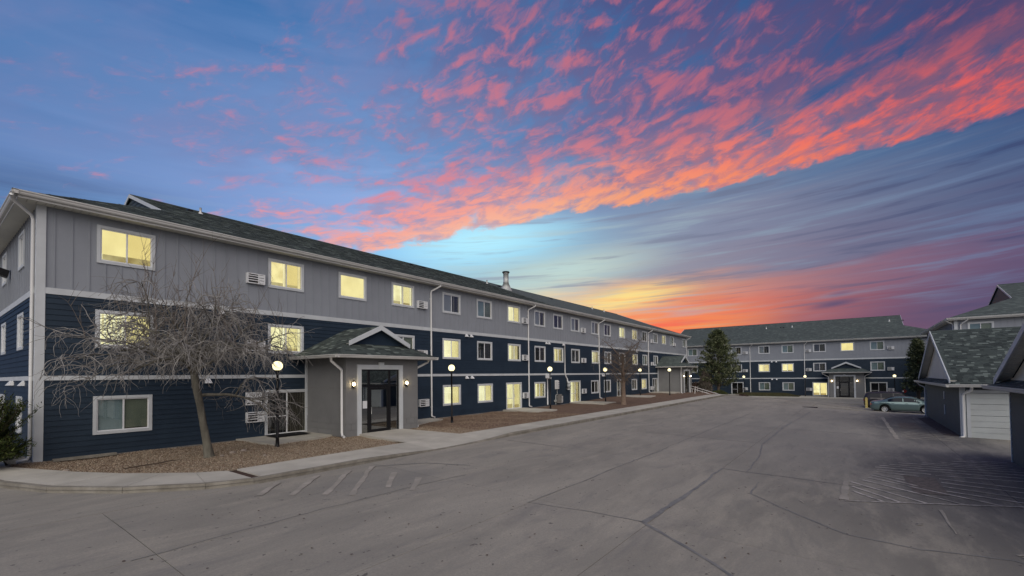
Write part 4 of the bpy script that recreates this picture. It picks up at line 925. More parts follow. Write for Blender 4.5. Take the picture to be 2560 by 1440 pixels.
# ------------------------------------------------------------------ garages
def garage(label, loc, L, near):
    G = thing('garage', label, 'garage', loc, -math.pi/2, 'low garages along the right side'); Dp, ze, oh, pt = 12.0, 2.36, .45, .4375
    zr = lambda v: ze+.05+pt*(v+oh); ds = [.30+3.35*k for k in range(int((L-1)/3.35))]; DW, DH = 2.6, 2.04
    wl = MB()
    for a, b_, c_, d_ in rects_minus(0, L, -.6, 2.45, [(u, u+DW, -.7, DH) for u in ds]): wl.box(a, b_, 0.006, .15, c_, d_)
    wl.box(0, .15, .15, Dp, -.6, 2.45); wl.box(L-.15, L, .15, Dp, -.6, 2.45); wl.box(0, L, Dp, Dp+.15, -.6, 2.45); wl.box(.2, L-.2, 4, 4.1, -.3, 2.4)
    wl.build('wall', M_navyg, G)
    z = .0; gb_ = MB()
    while z < 2.36:
        mb = MB(); zt_ = min(z+.21, 2.38); mb.hexa([(-.020,Dp,z),(-.020,.1,z),(0,.1,z),(0,Dp,z)], [(-.004,Dp,zt_),(-.004,.1,zt_),(0,.1,zt_),(0,Dp,zt_)]); mb.build('siding_board', M_navyg, G)
        for a, b_, c_, d_ in rects_minus(.12, L-.12, z, zt_, [(u-.13, u+DW+.13, -.7, DH+.13) for u in ds]):
            mb = MB() if a < 10 else gb_; mb.hexa([(a,-.02,c_),(b_,-.02,c_),(b_,.006,c_),(a,.006,c_)], [(a,-.006,d_),(b_,-.006,d_),(b_,.006,d_),(a,.006,d_)])
            if mb is not gb_: mb.build('siding_board', M_navyg, G)
        z += .21
    gb_.build('siding_boards', M_navyg, G, kind='stuff')
    for u in ds[:7]:
        fr = MB(); fr.box(u-.13, u, -.03, .01, -.05, DH+.13); fr.box(u+DW, u+DW+.13, -.03, .01, -.05, DH+.13); fr.box(u, u+DW, -.03, .01, DH, DH+.13)
        dd = fr.build('garage_door', M_trim, G)
        for k in range(4):
            mb = MB(); za, zb = .0+DH*k/4, DH*(k+1)/4-.008; h_ = zb-za
            mb.box(u, u+DW, .07, .10, za, zb); mb.box(u+.002, u+DW-.002, .055, .07, za+.01, za+h_*.46); mb.box(u+.002, u+DW-.002, .055, .07, za+h_*.54, zb-.01); mb.build('door_panel', M_door, dd)
        mb = MB(); mb.tube([(u+DW/2-.1,.05,.45),(u+DW/2-.1,.02,.45),(u+DW/2+.1,.02,.45),(u+DW/2+.1,.05,.45)], .012, 6); mb.build('handle', M_metal, dd)
    for a, b_, c_, d_ in ((-.04, .14, -.035, 0), (-.035, 0, 0, .12), (-.03, 0, Dp-.06, Dp), (L-.14, L+.04, -.035, 0)):
        mb = MB(); mb.box(a, b_, c_, d_, -.05, 2.36); mb.build('corner_board', M_trim, G)
    mb = MB(); mb.tube([(.28,-oh-.04,ze-.06),(.28,-oh+.02,ze-.2),(.10,-.12,ze-.34),(.05,-.085,ze-.45),(.05,-.085,.14),(.03,-.12,.06),(-.1,-.26,.04)], .055, 8); mb.build('downspout', M_pipew, G)
    mb = MB(); mb.tube([(-oh,Dp+oh*.6,ze-.06),(-.3,Dp+.3,ze-.25),(-.08,Dp+.05,ze-.4),(-.07,Dp-.03,ze-.5),(-.07,Dp-.03,.12),(-.2,Dp-.05,.05)], .035, 8)
    if near == 1: mb.build('downspout', M_pipew, G)
    # two pale upright strips on the end wall
    mb = MB(); mb.box(-.05, -.02, 4.35, 4.45, 1.55, 1.95); mb.box(-.05, -.02, 4.32, 4.40, .75, 1.25); mb.build('pale_strip', M_found if not near else M_vinyl, G)
    rf = MB(); E0 = -.33
    F = [(-oh,-oh),(L+oh,-oh),(L-E0,.35),(L-E0,Dp/2),(E0,Dp/2),(E0,.35),(.35,.35)] if False else [(E0,-.0),(L+.3,-.0),(L+.3,Dp/2),(E0,Dp/2)]
    rf.poly([(E0,0,zr(0)),(L+.3,0,zr(0)),(L+.3,Dp/2,zr(Dp/2)),(E0,Dp/2,zr(Dp/2))]); rf.poly([(E0,Dp/2,zr(Dp/2)),(L+.3,Dp/2,zr(Dp/2)),(L+.3,Dp,zr(0)),(E0,Dp,zr(0))])
    rf.poly([(-oh,-oh,zr(-oh)),(L+oh,-oh,zr(-oh)),(L+.3,0,zr(0)),(.0,0,zr(0))]); rf.poly([(0,Dp,zr(0)),(L+.3,Dp,zr(0)),(L+oh,Dp+oh,zr(-oh)),(-oh,Dp+oh,zr(-oh))])
    rf.poly([(-oh,-oh,zr(-oh)),(0,0,zr(0)),(0,Dp,zr(0)),(-oh,Dp+oh,zr(-oh))])
    roof = rf.build('roof', SH[2], G)
    so = MB(); so.box(-oh, L+oh, -oh, 0, ze-.02, ze); so.box(-oh, 0, 0, Dp+oh, ze-.02, ze); so.build('soffit', M_soffit, G)
    gt = MB(); gt.poly([(.0,.25,zr(0)-.02),(.0,Dp/2,zr(Dp/2)-.15),(.0,Dp-.25,zr(0)-.02)]); gt.box(-.03, 0, .3, Dp-.3, zr(0)-.04, zr(0)+.07); gt.build('gable', M_gable, roof)
    for sgn in (0, 1):
        ya, yb = (-.02, Dp/2) if not sgn else (Dp+.02, Dp/2); za, zb = zr(0), zr(Dp/2)
        rk = MB(); rk.hexa([(E0-.04,ya,za-.17),(E0,ya,za-.17),(E0,yb,zb-.17),(E0-.04,yb,zb-.17)], [(E0-.04,ya,za+.03),(E0,ya,za+.03),(E0,yb,zb+.03),(E0-.04,yb,zb+.03)]); rk.build('rake_board', M_trim, roof)
        sf = MB(); n = 44
        for k in range(n):
            t0, t1 = k/n, (k+.88)/n; y0, y1 = ya+(yb-ya)*t0, ya+(yb-ya)*t1; z0, z1 = za+(zb-za)*t0-.05, za+(zb-za)*t1-.05
            sf.hexa([(E0,y0,z0-.012),(0.0,y0,z0-.012),(0.0,y1,z1-.012),(E0,y1,z1-.012)], [(E0,y0,z0),(0.0,y0,z0),(0.0,y1,z1),(E0,y1,z1)])
        sf.build('rake_soffit', M_soffit, roof)
    gutter_run(G, (-oh-.12, -oh, ze-.07), (L+oh, -oh, ze-.07), (0, -1, 0)); gutter_run(G, (-oh, Dp+oh+.12, ze-.07), (-oh, -oh-.12, ze-.07), (-1, 0, 0)); gutter_run(G, (-oh, Dp+oh, ze-.07), (L+oh, Dp+oh, ze-.07), (0, 1, 0))
    cf = math.sqrt(1+pt*pt); up = Vector((0, 1, pt)).normalized()
    if near == 1:
        shingles(roof, [(E0,0),(9.5,0),(9.5,(Dp/2)*cf),(E0,(Dp/2)*cf)], (0, 0, zr(0)+.003), (1, 0, 0), up, 240, .19, .145, 21)
        shingles(roof, [(-oh,0),(9.5,0),(9.5,oh*cf),(0,oh*cf)], (0, -oh, zr(-oh)+.003), (1, 0, 0), up, 0, .19, .145, 22)
    shingles(roof, [(-Dp-oh,0),(oh,0),(0,oh*cf),(-Dp,oh*cf)], (-oh, 0, zr(-oh)+.003), (0, -1, 0), Vector((1, 0, pt)).normalized(), 60, .2, .145, 23)
    rc = MB(); rc.prism([(-.13,-.06),(0,.02),(.13,-.06),(.13,-.04),(0,.045),(-.13,-.04)], ((E0, Dp/2, zr(Dp/2)), (0,1,0), (0,0,1)), ((L, Dp/2, zr(Dp/2)), (0,1,0), (0,0,1))); rc.build('ridge_cap', SH[1], roof)
    return G
garage('garage with green shingled roof, white sectional door facing us and a pale gable', (28.5, -3.88, -.47), 26, 1)
garage('nearest garage, cut off by the right edge, its rake and navy end wall showing', (9.5, -4.08, -.36), 26, 2)

# ------------------------------------------------------------------ lamp posts
def lamp(x, y, z, label, h=2.92, r=.175):
    t = thing('street_lamp', label, 'lamp post', (x, y, z), 0, 'globe lamp posts in front of the buildings')
    mb = MB(); mb.tube([(0,0,-.1),(0,0,h-r-.02)], [.052,.04], 10); mb.tube([(0,0,0),(0,0,.06),(0,0,.35)], [.10,.07,.055], 10); mb.tube([(0,0,h-r-.12),(0,0,h-r+.02)], [.045,.085], 10); mb.build('post', M_black, t)
    mb = MB(); mb.sphere((0,0,h), r, 20, 14); mb.build('globe', M_globe, t)
    return t
for i, (x, y, lb) in enumerate(((8.14,16.75,'lit globe lamp post in front of the dark sliding door, beside the bare tree'), (17.58,17.2,'lit globe lamp post just right of the near entrance porch'),
        (28.2,17.65,'lit globe lamp post in front of the utility meters'), (37.53,17.69,'lit globe lamp post just left of the slender bare tree'), (46.9,18.1,'lit globe lamp post half hidden by the twigs of the slender bare tree'), (51.0,16.3,'lit globe lamp post in front of the far porch of the long building'))):
    lamp(x, y, bedz(x, y)-.03, lb, 2.95-(bedz(x, y)-.07))
for y, lb in ((13.6,'lit globe lamp post by the left white downspout of the far building'), (5.55,'lit globe lamp post by the right white downspout of the far building'), (-4.45,'lit globe lamp post to the right of the far building porch')):
    lamp(78.6, y, -.98, lb, 2.95)

# ------------------------------------------------------------------ sign and mat
sg = thing('wall_sign', 'white notice board with black lettering on the navy wall beside the sliding door', 'sign', (8.35, 19.84, 1.45))
mb = MB(); mb.box(0, .64, -.03, 0, 0, .52); mb.build('board', M_vinyl, sg)
mb = MB(); yy = -.034
for k, (x, w, h_) in enumerate(((.20,.03,.13),(.25,.06,.11),(.33,.05,.12),(.40,.06,.11),(.48,.05,.12),(.55,.03,.13))): mb.poly([(x,yy,.36),(x+w*.45,yy,.36),(x+w*.9,yy,.36+h_),(x+w*.3,yy,.36+h_)])
for k in range(10):
    a0, a1 = math.pi*(.15+.07*k), math.pi*(.15+.07*(k+1)); c_, r0, r1 = (.42,.12), .21, .235
    mb.poly([(c_[0]+r0*math.cos(a0),yy,c_[1]+r0*.8*math.sin(a0)),(c_[0]+r1*math.cos(a0),yy,c_[1]+r1*.8*math.sin(a0)),(c_[0]+r1*math.cos(a1),yy,c_[1]+r1*.8*math.sin(a1)),(c_[0]+r0*math.cos(a1),yy,c_[1]+r0*.8*math.sin(a1))])
for x, w in ((.06,.12),(.22,.08),(.36,.10),(.48,.12)): mb.box(x, x+w, yy-.001, yy, .05, .095)
mb.build('lettering', M_black, sg)
mb = MB(); mb.box(-.75, .75, -.45, .45, 0, .015); tag(mb.build('doormat', M_mat, None, (9.75, 19.15, bedz(9.75, 17.6)+.10)), 'black mat on the concrete pad in front of the dark sliding door', 'doormat')
mb = MB(); mb.box(0, 1.5, -.10, .10, 0, .07); tag(mb.build('splash_block', M_kerb, None, (2.75, 19.6, .07)), 'low concrete edging strip at the foot of the navy wall corner', 'edging')
# fallen branch and pale stones in the bed
random.seed(9)
mb = MB(); mb.tube([(3.6,15.9,.13),(4.0,15.85,.16),(4.35,15.95,.15),(4.7,16.0,.17),(5.0,16.1,.14)], [.012,.022,.02,.016,.008], 6); mb.tube([(4.35,15.95,.15),(4.5,16.15,.16)], [.012,.006], 5)
bk = mat('bark_brown', (.075,.055,.042), .9, (.12,.09,.07), 14, bump=.6)
tag(mb.build('fallen_branch', bk), 'thin brown branch lying on the wood chips near the sidewalk', 'branch')
M_stone = mat('pale_stone', (.33,.28,.24), .9, (.24,.2,.17), 9, bump=.4)
for i, (x, y, s_, lb) in enumerate(((6.05,16.0,.07,'pale stone just right of the trunk of the bare weeping tree'), (6.9,16.5,.09,'pale stone nearest the concrete pad of the dark sliding door'), (6.45,16.25,.10,'largest pale stone, midway between the trunk and the concrete pad'), (6.85,14.9,.05,'small pale stone alone on the chips right of the bare tree'), (2.7,17.3,.08,'pale stone at the left end of the bed beside the sidewalk'))):
    mb = MB(); mb.sphere((0,0,0), s_, 9, 6, 0, .55); mb.v = [(a*random.uniform(.8,1.25), b_*random.uniform(.8,1.2), c_*random.uniform(.8,1.2)) for a, b_, c_ in mb.v]; mb.sm = [False]*len(mb.sm)
    tag(mb.build('stone', M_stone, None, (x, y, bedz(x, y)+.01)), lb, 'stone', 'pale stones on the wood chips')

# ------------------------------------------------------------------ trees
M_bark = mat('bark_grey', (.17,.16,.13), .9, (.09,.083,.068), 6, bump=1, bs=30, stretch=(1,1,.25))
M_twig = mat('twig_pale', (.32,.305,.29), .85, (.14,.132,.125), 4)
M_twig2 = mat('twig_brown', (.19,.155,.13), .9, (.12,.10,.085), 9)
def branch(mb, p, d, L_, r, droop, curl, n, rnd, m=0, sides=4, tip=.35):
    pts = [Vector(p)]; rad = [r]; d = Vector(d).normalized(); st = L_/n
    ph = rnd.uniform(0, 6.3)
    for i in range(n):
        d = d + Vector((rnd.uniform(-1,1), rnd.uniform(-1,1), rnd.uniform(-1,1)))*curl + Vector((0,0,-droop*(i/n+.3)))
        d.normalize(); pts.append(pts[-1]+d*st); rad.append(r*(1-(1-tip)*(i+1)/n))
    mb.tube(pts, rad, sides, m, cap=False); return pts, rad, d
def weeping_tree():
    rnd = random.Random(12); t = thing('bare_tree', 'leafless weeping tree with tangled pale twigs in front of the navy wall', 'tree', (5.83, 16.4, .08))
    tr = MB(); P_ = [(0,0,-.1),(.0,0,.05),(-.07,.02,.5),(-.16,.02,1.05),(-.25,0,1.6),(-.36,0,2.2),(-.42,.02,2.65),(-.40,.05,3.0)]
    tr.tube(P_, [.20,.145,.11,.10,.10,.11,.105,.08], 14)
    mains = []
    dirs = [(-.9,.1,.55,1.95),(-.7,-.7,.6,1.8),(-.6,.7,.7,2.0),(.15,-.9,.6,2.0),(.1,.9,.7,1.9),(.8,-.4,.7,2.5),(.95,.35,.6,2.7),(.5,.1,1.2,2.1),(-.2,.1,1.3,2.0),(-.5,.2,1.0,2.2),(.3,-.4,1.1,2.0),(.95,-.1,.22,2.2),(-.95,-.25,.35,2.0)]
    for k, (a, b_, c_, L_) in enumerate(dirs):
        base = Vector(P_[6 if k % 2 else 7]) + Vector((0, 0, rnd.uniform(-.15, .05)))
        if k == 11: base = Vector((-.28,0,1.95))
        pts, rad, d = branch(tr, base, (a, b_, c_), L_, rnd.uniform(.045,.07), .10, .16, 9, rnd, 0, 8, .35); mains.append((pts, rad))
        for q in range(3):
            i = rnd.randint(3, 8); p2, r2, _ = branch(tr, pts[i], Vector((a, b_, c_*.6))+Vector((rnd.uniform(-1,1), rnd.uniform(-1,1), rnd.uniform(-.2,.7))), rnd.uniform(.9,1.7), rad[i]*.7, .12, .22, 8, rnd, 0, 6, .35); mains.append((p2, r2))
    tr.build('trunk', M_bark, t)
    cr = MB(); n = 0
    for pts, rad in mains:
        for s_ in range(12):
            i = rnd.randint(2, len(pts)-1); a = rnd.uniform(0, 6.3)
            out = Vector((pts[i].x+.4, pts[i].y, 0)); out = out.normalized() if out.length > .1 else Vector((math.cos(a), math.sin(a), 0))
            d = out*rnd.uniform(.3,1.3) + Vector((math.cos(a), math.sin(a), 0))*.75 + Vector((0,0,rnd.uniform(-.2,.7)))
            up = rnd.random() < .0
            p2, r2, dd = branch(cr, pts[i], d, rnd.uniform(.7,1.5), rnd.uniform(.009,.016), rnd.uniform(.04,.32), .40, 12, rnd, 0, 4, .45)
            for q in range(3):
                j = rnd.randint(3, 9); branch(cr, p2[j], dd*.6+Vector((rnd.uniform(-1,1), rnd.uniform(-1,1), rnd.uniform(-.7,.3))), rnd.uniform(.3,.8), r2[j]*.8, rnd.uniform(.05,.3), .50, 8, rnd, 0, 3, .5)
    # straight shoots standing out of the top
    for s_ in range(75):
        pts, rad = mains[rnd.randint(0, len(mains)-1)]; i = rnd.randint(4, len(pts)-1)
        if pts[i].z < 3.2: continue
        p2, r2, dd = branch(cr, pts[i], (rnd.uniform(-.5,.5), rnd.uniform(-.4,.4), 1), rnd.uniform(.8,2.2), .011, -.02, .12, 9, rnd, 1, 3, .3)
        for q in range(5): j = rnd.randint(2, 9); branch(cr, p2[j], (rnd.uniform(-.8,.8), rnd.uniform(-.8,.8), 1), rnd.uniform(.25,.7), .006, 0, .14, 5, rnd, 1, 3, .4)
    # long wisps to the left and right
    for s_ in range(50):
        sg_ = rnd.choice((-1,-1,1)); pts, rad = mains[rnd.randint(0, len(mains)-1)]; p = pts[-1]
        if p.x*sg_ < .5: continue
        branch(cr, p, (sg_*1.2, rnd.uniform(-.5,.5), rnd.uniform(-.3,.4)), rnd.uniform(.8,1.8), .008, .06, .20, 10, rnd, 0, 3, .4)
    cr.build('crown', [M_twig, M_twig2], t)
weeping_tree()
def slender_tree():
    rnd = random.Random(4); t = thing('bare_tree', 'slender leafless tree with a straight pale brown trunk farther along the bed', 'tree', (35.66, 15.2, .07))
    tr = MB(); M_b2 = mat('bark_tan', (.20,.145,.11), .9, (.15,.11,.085), 5, bump=.6, bs=30)
    tr.tube([(0,0,-.1),(0,0,0),(.02,0,1),(-.03,0,2.2),(-.02,0,3.2),(-.1,0,4.2)], [.32,.24,.17,.15,.12,.06], 10); cr = MB(); L2 = []
    for k in range(16):
        a = k*2.4; z = 1.5+2.6*k/16; pts, rad, d = branch(tr, (-.02,0,z), (math.cos(a), math.sin(a), .9), rnd.uniform(1.4,2.5), .05, .02, .12, 9, rnd, 0, 5, .3); L2.append(pts)
    tr.build('trunk', M_b2, t)
    for pts in L2:
        for s_ in range(17):
            i = rnd.randint(1, 9); p2, r2, dd = branch(cr, pts[i], (rnd.uniform(-1,1), rnd.uniform(-1,1), rnd.uniform(-.4,1.1)), rnd.uniform(.6,1.6), .012, .06, .2, 7, rnd, 0, 3, .4)
            for q in range(4): j = rnd.randint(2, 7); branch(cr, p2[j], (rnd.uniform(-1,1), rnd.uniform(-1,1), rnd.uniform(-.8,.8)), rnd.uniform(.3,.8), .008, .1, .2, 5, rnd, 0, 3, .5)
    cr.build('crown', M_twig2, t)
slender_tree()
M_leaf = [mat('needles_%s' % n, c, .8, tuple(x*1.4 for x in c), 6) for n, c in (('dark', (.030,.040,.018)), ('mid', (.085,.10,.045)), ('light', (.20,.215,.125)))]
def conifer(label, loc, H_, Rr, seed, z0=.9, fullness=1., cat='tree', name='pine_tree'):
    rnd = random.Random(seed); t = thing(name, label, cat, loc); tr = MB(); tr.tube([(0,0,-.3),(0,0,H_*.5),(0,0,H_*.97)], [.2,.12,.02], 10); cr = MB()
    nb = int(150*fullness)
    for k in range(nb):
        f = (k+.5)/nb; z = z0+(H_-z0)*f; a = k*2.399+rnd.uniform(-.3,.3); rl = Rr*((1-f)**.62)*(.62+.52*rnd.random())*(min(1, .62+f*3)) + .12
        d = Vector((math.cos(a), math.sin(a), rnd.uniform(-.15,.35))); pts = [Vector((0,0,z))]; n = 7
        for i in range(n): d = (d+Vector((rnd.uniform(-.1,.1), rnd.uniform(-.1,.1), .06))).normalized(); pts.append(pts[-1]+d*rl/n)
        tr.tube(pts, [.03*(1-.8*i/n) for i in range(n+1)], 4, cap=False)
        for i in range(2, n+1):
            for q in range(int(9*fullness) if i > 3 else 4):
                c_ = pts[i]+Vector((rnd.gauss(0,.15), rnd.gauss(0,.15), rnd.gauss(.05,.13))); tone = rnd.choice((0,0,1,1,2)); 
                for b_ in range(7):
                    v = Vector((rnd.gauss(0,1), rnd.gauss(0,1), rnd.gauss(.35,.8))).normalized()+d*.5; v.normalize(); w = v.cross(Vector((rnd.gauss(0,1), rnd.gauss(0,1), rnd.gauss(0,1)))).normalized()*rnd.uniform(.016,.034); l_ = rnd.uniform(.14,.28)
                    cr.poly([c_-w, c_+w, c_+v*l_], tone)
    tr.build('trunk', bk, t); cr.build('crown', M_leaf, t); return t
conifer('full dark green pine tree at the far end, left of the far building', (65.6, 14.45, -.55), 8.75, 3.25, 5, 1.2, 1.0)
conifer('thin dark conifer beside the right end of the far building', (76.0, -6.55, -.98), 7.3, 1.7, 8, .9, .8)
def juniper():
    rnd = random.Random(31); t = thing('juniper_bush', 'dark green spiky juniper bush at the left edge by the building corner', 'bush', (1.62, 19.15, .1)); cr = MB(); tr = MB()
    for k in range(440):
        a = rnd.uniform(0, 6.3); el = rnd.uniform(.05, 1.45); L_ = rnd.uniform(.7,1.0)*(1.5 if el < .8 else 2.35)*(.9 if math.cos(a) > 0 else 1)
        d = Vector((math.cos(a)*math.cos(el), math.sin(a)*math.cos(el), math.sin(el))); p0 = Vector((-.55,0,.15)); pts = [p0]
        for i in range(6): d = (d+Vector((rnd.uniform(-.12,.12), rnd.uniform(-.12,.12), rnd.uniform(-.02,.12)))).normalized(); pts.append(pts[-1]+d*L_/6)
        tr.tube(pts, [.014*(1-.8*i/6) for i in range(7)], 3, cap=False)
        for i in range(2, 7):
            for q in range(16):
                t_ = rnd.random(); c_ = pts[i-1].lerp(pts[i], t_)+Vector((rnd.gauss(0,.03), rnd.gauss(0,.03), rnd.gauss(0,.03)))
                v = (d+Vector((rnd.gauss(0,.6), rnd.gauss(0,.6), rnd.gauss(.1,.6)))).normalized(); w = v.cross(Vector((rnd.gauss(0,1), rnd.gauss(0,1), rnd.gauss(0,1)))).normalized()*.014; l_ = rnd.uniform(.06,.15)
                cr.poly([c_-w, c_+w, c_+v*l_], rnd.choice((0,0,0,1,1,2)))
    M_j = [mat('juniper_%s' % n, c, .8) for n, c in (('dark', (.022,.034,.010)), ('mid', (.048,.066,.016)), ('tip', (.095,.115,.03)))]
    tr.build('stems', bk, t); cr.build('foliage', M_j, t)
juniper()
def shrub(label, loc, r, h_, mats, seed, n=900, name='shrub', l=.12):
    rnd = random.Random(seed); t = thing(name, label, 'shrub', loc); cr = MB()
    for k in range(n):
        a = rnd.uniform(0, 6.3); rr = rnd.random()**.5; z = rnd.random()*(1-rr*rr*.7); c_ = Vector((r[0]*rr*math.cos(a), r[1]*rr*math.sin(a), h_*z))
        for b_ in range(3):
            v = Vector((rnd.gauss(0,1), rnd.gauss(0,1), rnd.gauss(.5,.8))).normalized(); w = v.cross(Vector((rnd.gauss(0,1), rnd.gauss(0,1), rnd.gauss(0,1)))).normalized()*l*.22
            cr.poly([c_-w, c_+w, c_+v*l*rnd.uniform(.7,1.4)], rnd.randint(0, len(mats)-1))
    st = MB()
    for k in range(12): a = rnd.uniform(0, 6.3); st.tube([(0,0,-.05),(r[0]*.5*math.cos(a), r[1]*.5*math.sin(a), h_*.7)], [.02,.006], 4, cap=False)
    st.build('stems', bk, t); cr.build('foliage', mats, t); return t
M_lg = [mat('leaf_yellowgreen', (.085,.10,.028), .8), mat('leaf_olive', (.05,.058,.022), .8), mat('leaf_moss', (.03,.038,.016), .8)]
M_rb = [mat('leaf_rust', (.095,.055,.042), .9), mat('leaf_brown', (.06,.04,.032), .9)]
shrub('low yellow-green shrub behind the white handrails, under the pine', (62.0, 13.6, -.30), (1.6, 1.0), .75, M_lg, 1, 1600)
shrub('low olive shrub right of the yellow-green one, at the foot of the pine', (63.2, 12.4, -.62), (1.2, .9), .55, M_lg[1:], 2, 1200)
shrub('rust brown leafless hedge beside the far porch of the long building', (64.8, 17.2, -.1), (1.2, 1.9), 1.5, M_rb, 3, 4200, l=.16)
shrub('pale bare brush between the hedge and the pine', (64.5, 15.9, -.1), (.8, .8), 3.2, [M_twig2, M_bark], 4, 1500, l=.3)
shrub('rust brown low growth on the bank at the end of the sidewalk', (64.5, 11.6, -.9), (1.6, 1.3), .75, M_rb, 6, 2400, l=.14)
# grassy bank before the far building
M_gr = mat('winter_grass', (.060,.062,.030), .95, (.095,.085,.045), 1.5, world_co=True)
mb = MB(); n = 26
for i in range(n):
    y0, y1 = 15.2-9.2*i/n, 15.2-9.2*(i+1)/n
    hh = lambda y: .38*ss(6, 8.5, y)*(1-ss(13.5, 15.2, y)*.5)
    for xa, xb, za, zb in ((76.6, 77.6, 0, 1), (77.6, 80.0, 1, 1)):
        mb.poly([(xa, y0, -1.0+hh(y0)*za), (xa, y1, -1.0+hh(y1)*za), (xb, y1, -1.0+hh(y1)*zb), (xb, y0, -1.0+hh(y0)*zb)], 0, True)
gb = mb.build('grass_bank', M_gr, kind='structure')
rnd = random.Random(2); mb = MB()
for _ in range(6000):
    x, y = rnd.uniform(76.7, 79.8), rnd.uniform(6.2, 15); z = -1.0+.38*ss(6, 8.5, y)*(1-ss(13.5, 15.2, y)*.5)*min(1, (x-76.6)); w = rnd.uniform(.01,.03)
    mb.poly([(x, y-w, z), (x, y+w, z), (x+rnd.uniform(-.08,.08), y+rnd.uniform(-.08,.08), z+rnd.uniform(.08,.22))])
mb.build('grass', M_gr, kind='stuff')
mb = MB(); mb.box(74.5, 79.9, -11, 6.2, -1.2, -.92); mb.box(74.5, 76.6, 6.2, 26, -1.2, -.92); mb.build('pavement', M_conc, kind='structure')

# ------------------------------------------------------------------ steps and handrails
stp = thing('steps', 'concrete steps going down to the lot at the end of the sidewalk', 'steps', (57.6, 13.4, -.15))
for k in range(5): mb = MB(); mb.box(.42*k, .42*(k+1)-.005, -1.3, 1.6, -1, .14-.16*k); mb.build('step', M_conc, stp)
hr = thing('handrail', 'pair of white pipe handrails beside the steps at the end of the sidewalk', 'handrail', (0, 0, 0))
def rail_pair(off):
    a, b_, o = Vector((56.9, 15.2, .92)), Vector((58.0, 12.75, .0)), Vector(off)
    mb = MB()
    for dz in (0, -.28): mb.tube([a+o+Vector((0,0,dz)), b_+o+Vector((0,0,dz+.06))], .03, 8)
    mb.tube([b_+o+Vector((0,0,.06)), b_+o+Vector((.1,-.25,.04)), b_+o+Vector((.1,-.25,-.24)), b_+o+Vector((0,0,-.24))], .03, 8)
    mb.build('rail', M_alum, hr)
    for t_ in (0, .5, .97): p = a.lerp(b_, t_)+o; mb = MB(); mb.tube([p, (p.x, p.y, p.z-.85)], .028, 8); mb.build('post', M_alum, hr)
rail_pair((0, 0, 0)); rail_pair((1.5, .9, .12))
bn = thing('bench', 'small white framed bench outside the door of the far porch', 'bench', (60.6, 16.1, .1))
mb = MB(); mb.tube([(0,0,0),(0,0,.8),(1.0,0,.8),(1.0,0,0)], .025, 8); mb.tube([(0,.4,0),(0,.4,.45),(1.0,.4,.45),(1.0,.4,0)], .025, 8); mb.build('frame', M_alum, bn)
for k in range(3): mb = MB(); mb.box(0, 1.0, .04+.13*k, .15+.13*k, .44, .47); mb.build('slat', M_wood, bn)
for z in (.58, .70): mb = MB(); mb.box(0, 1.0, -.02, .01, z, z+.08); mb.build('slat', M_wood, bn)

# ------------------------------------------------------------------ bollard
bo = thing('bollard', 'weathered yellow bollard behind the tail of the parked cars', 'bollard', (58.3, -1.05, zt(58.3, -1.05)))
mb = MB(); mb.tube([(0,0,-.1),(0,0,1.05),(0,0,1.1)], [.11,.11,.05], 14); mb.build('post', M_yel, bo); mb = MB(); mb.box(-.22,.22,-.22,.22,-.05,.05); mb.build('base', M_conc, bo)

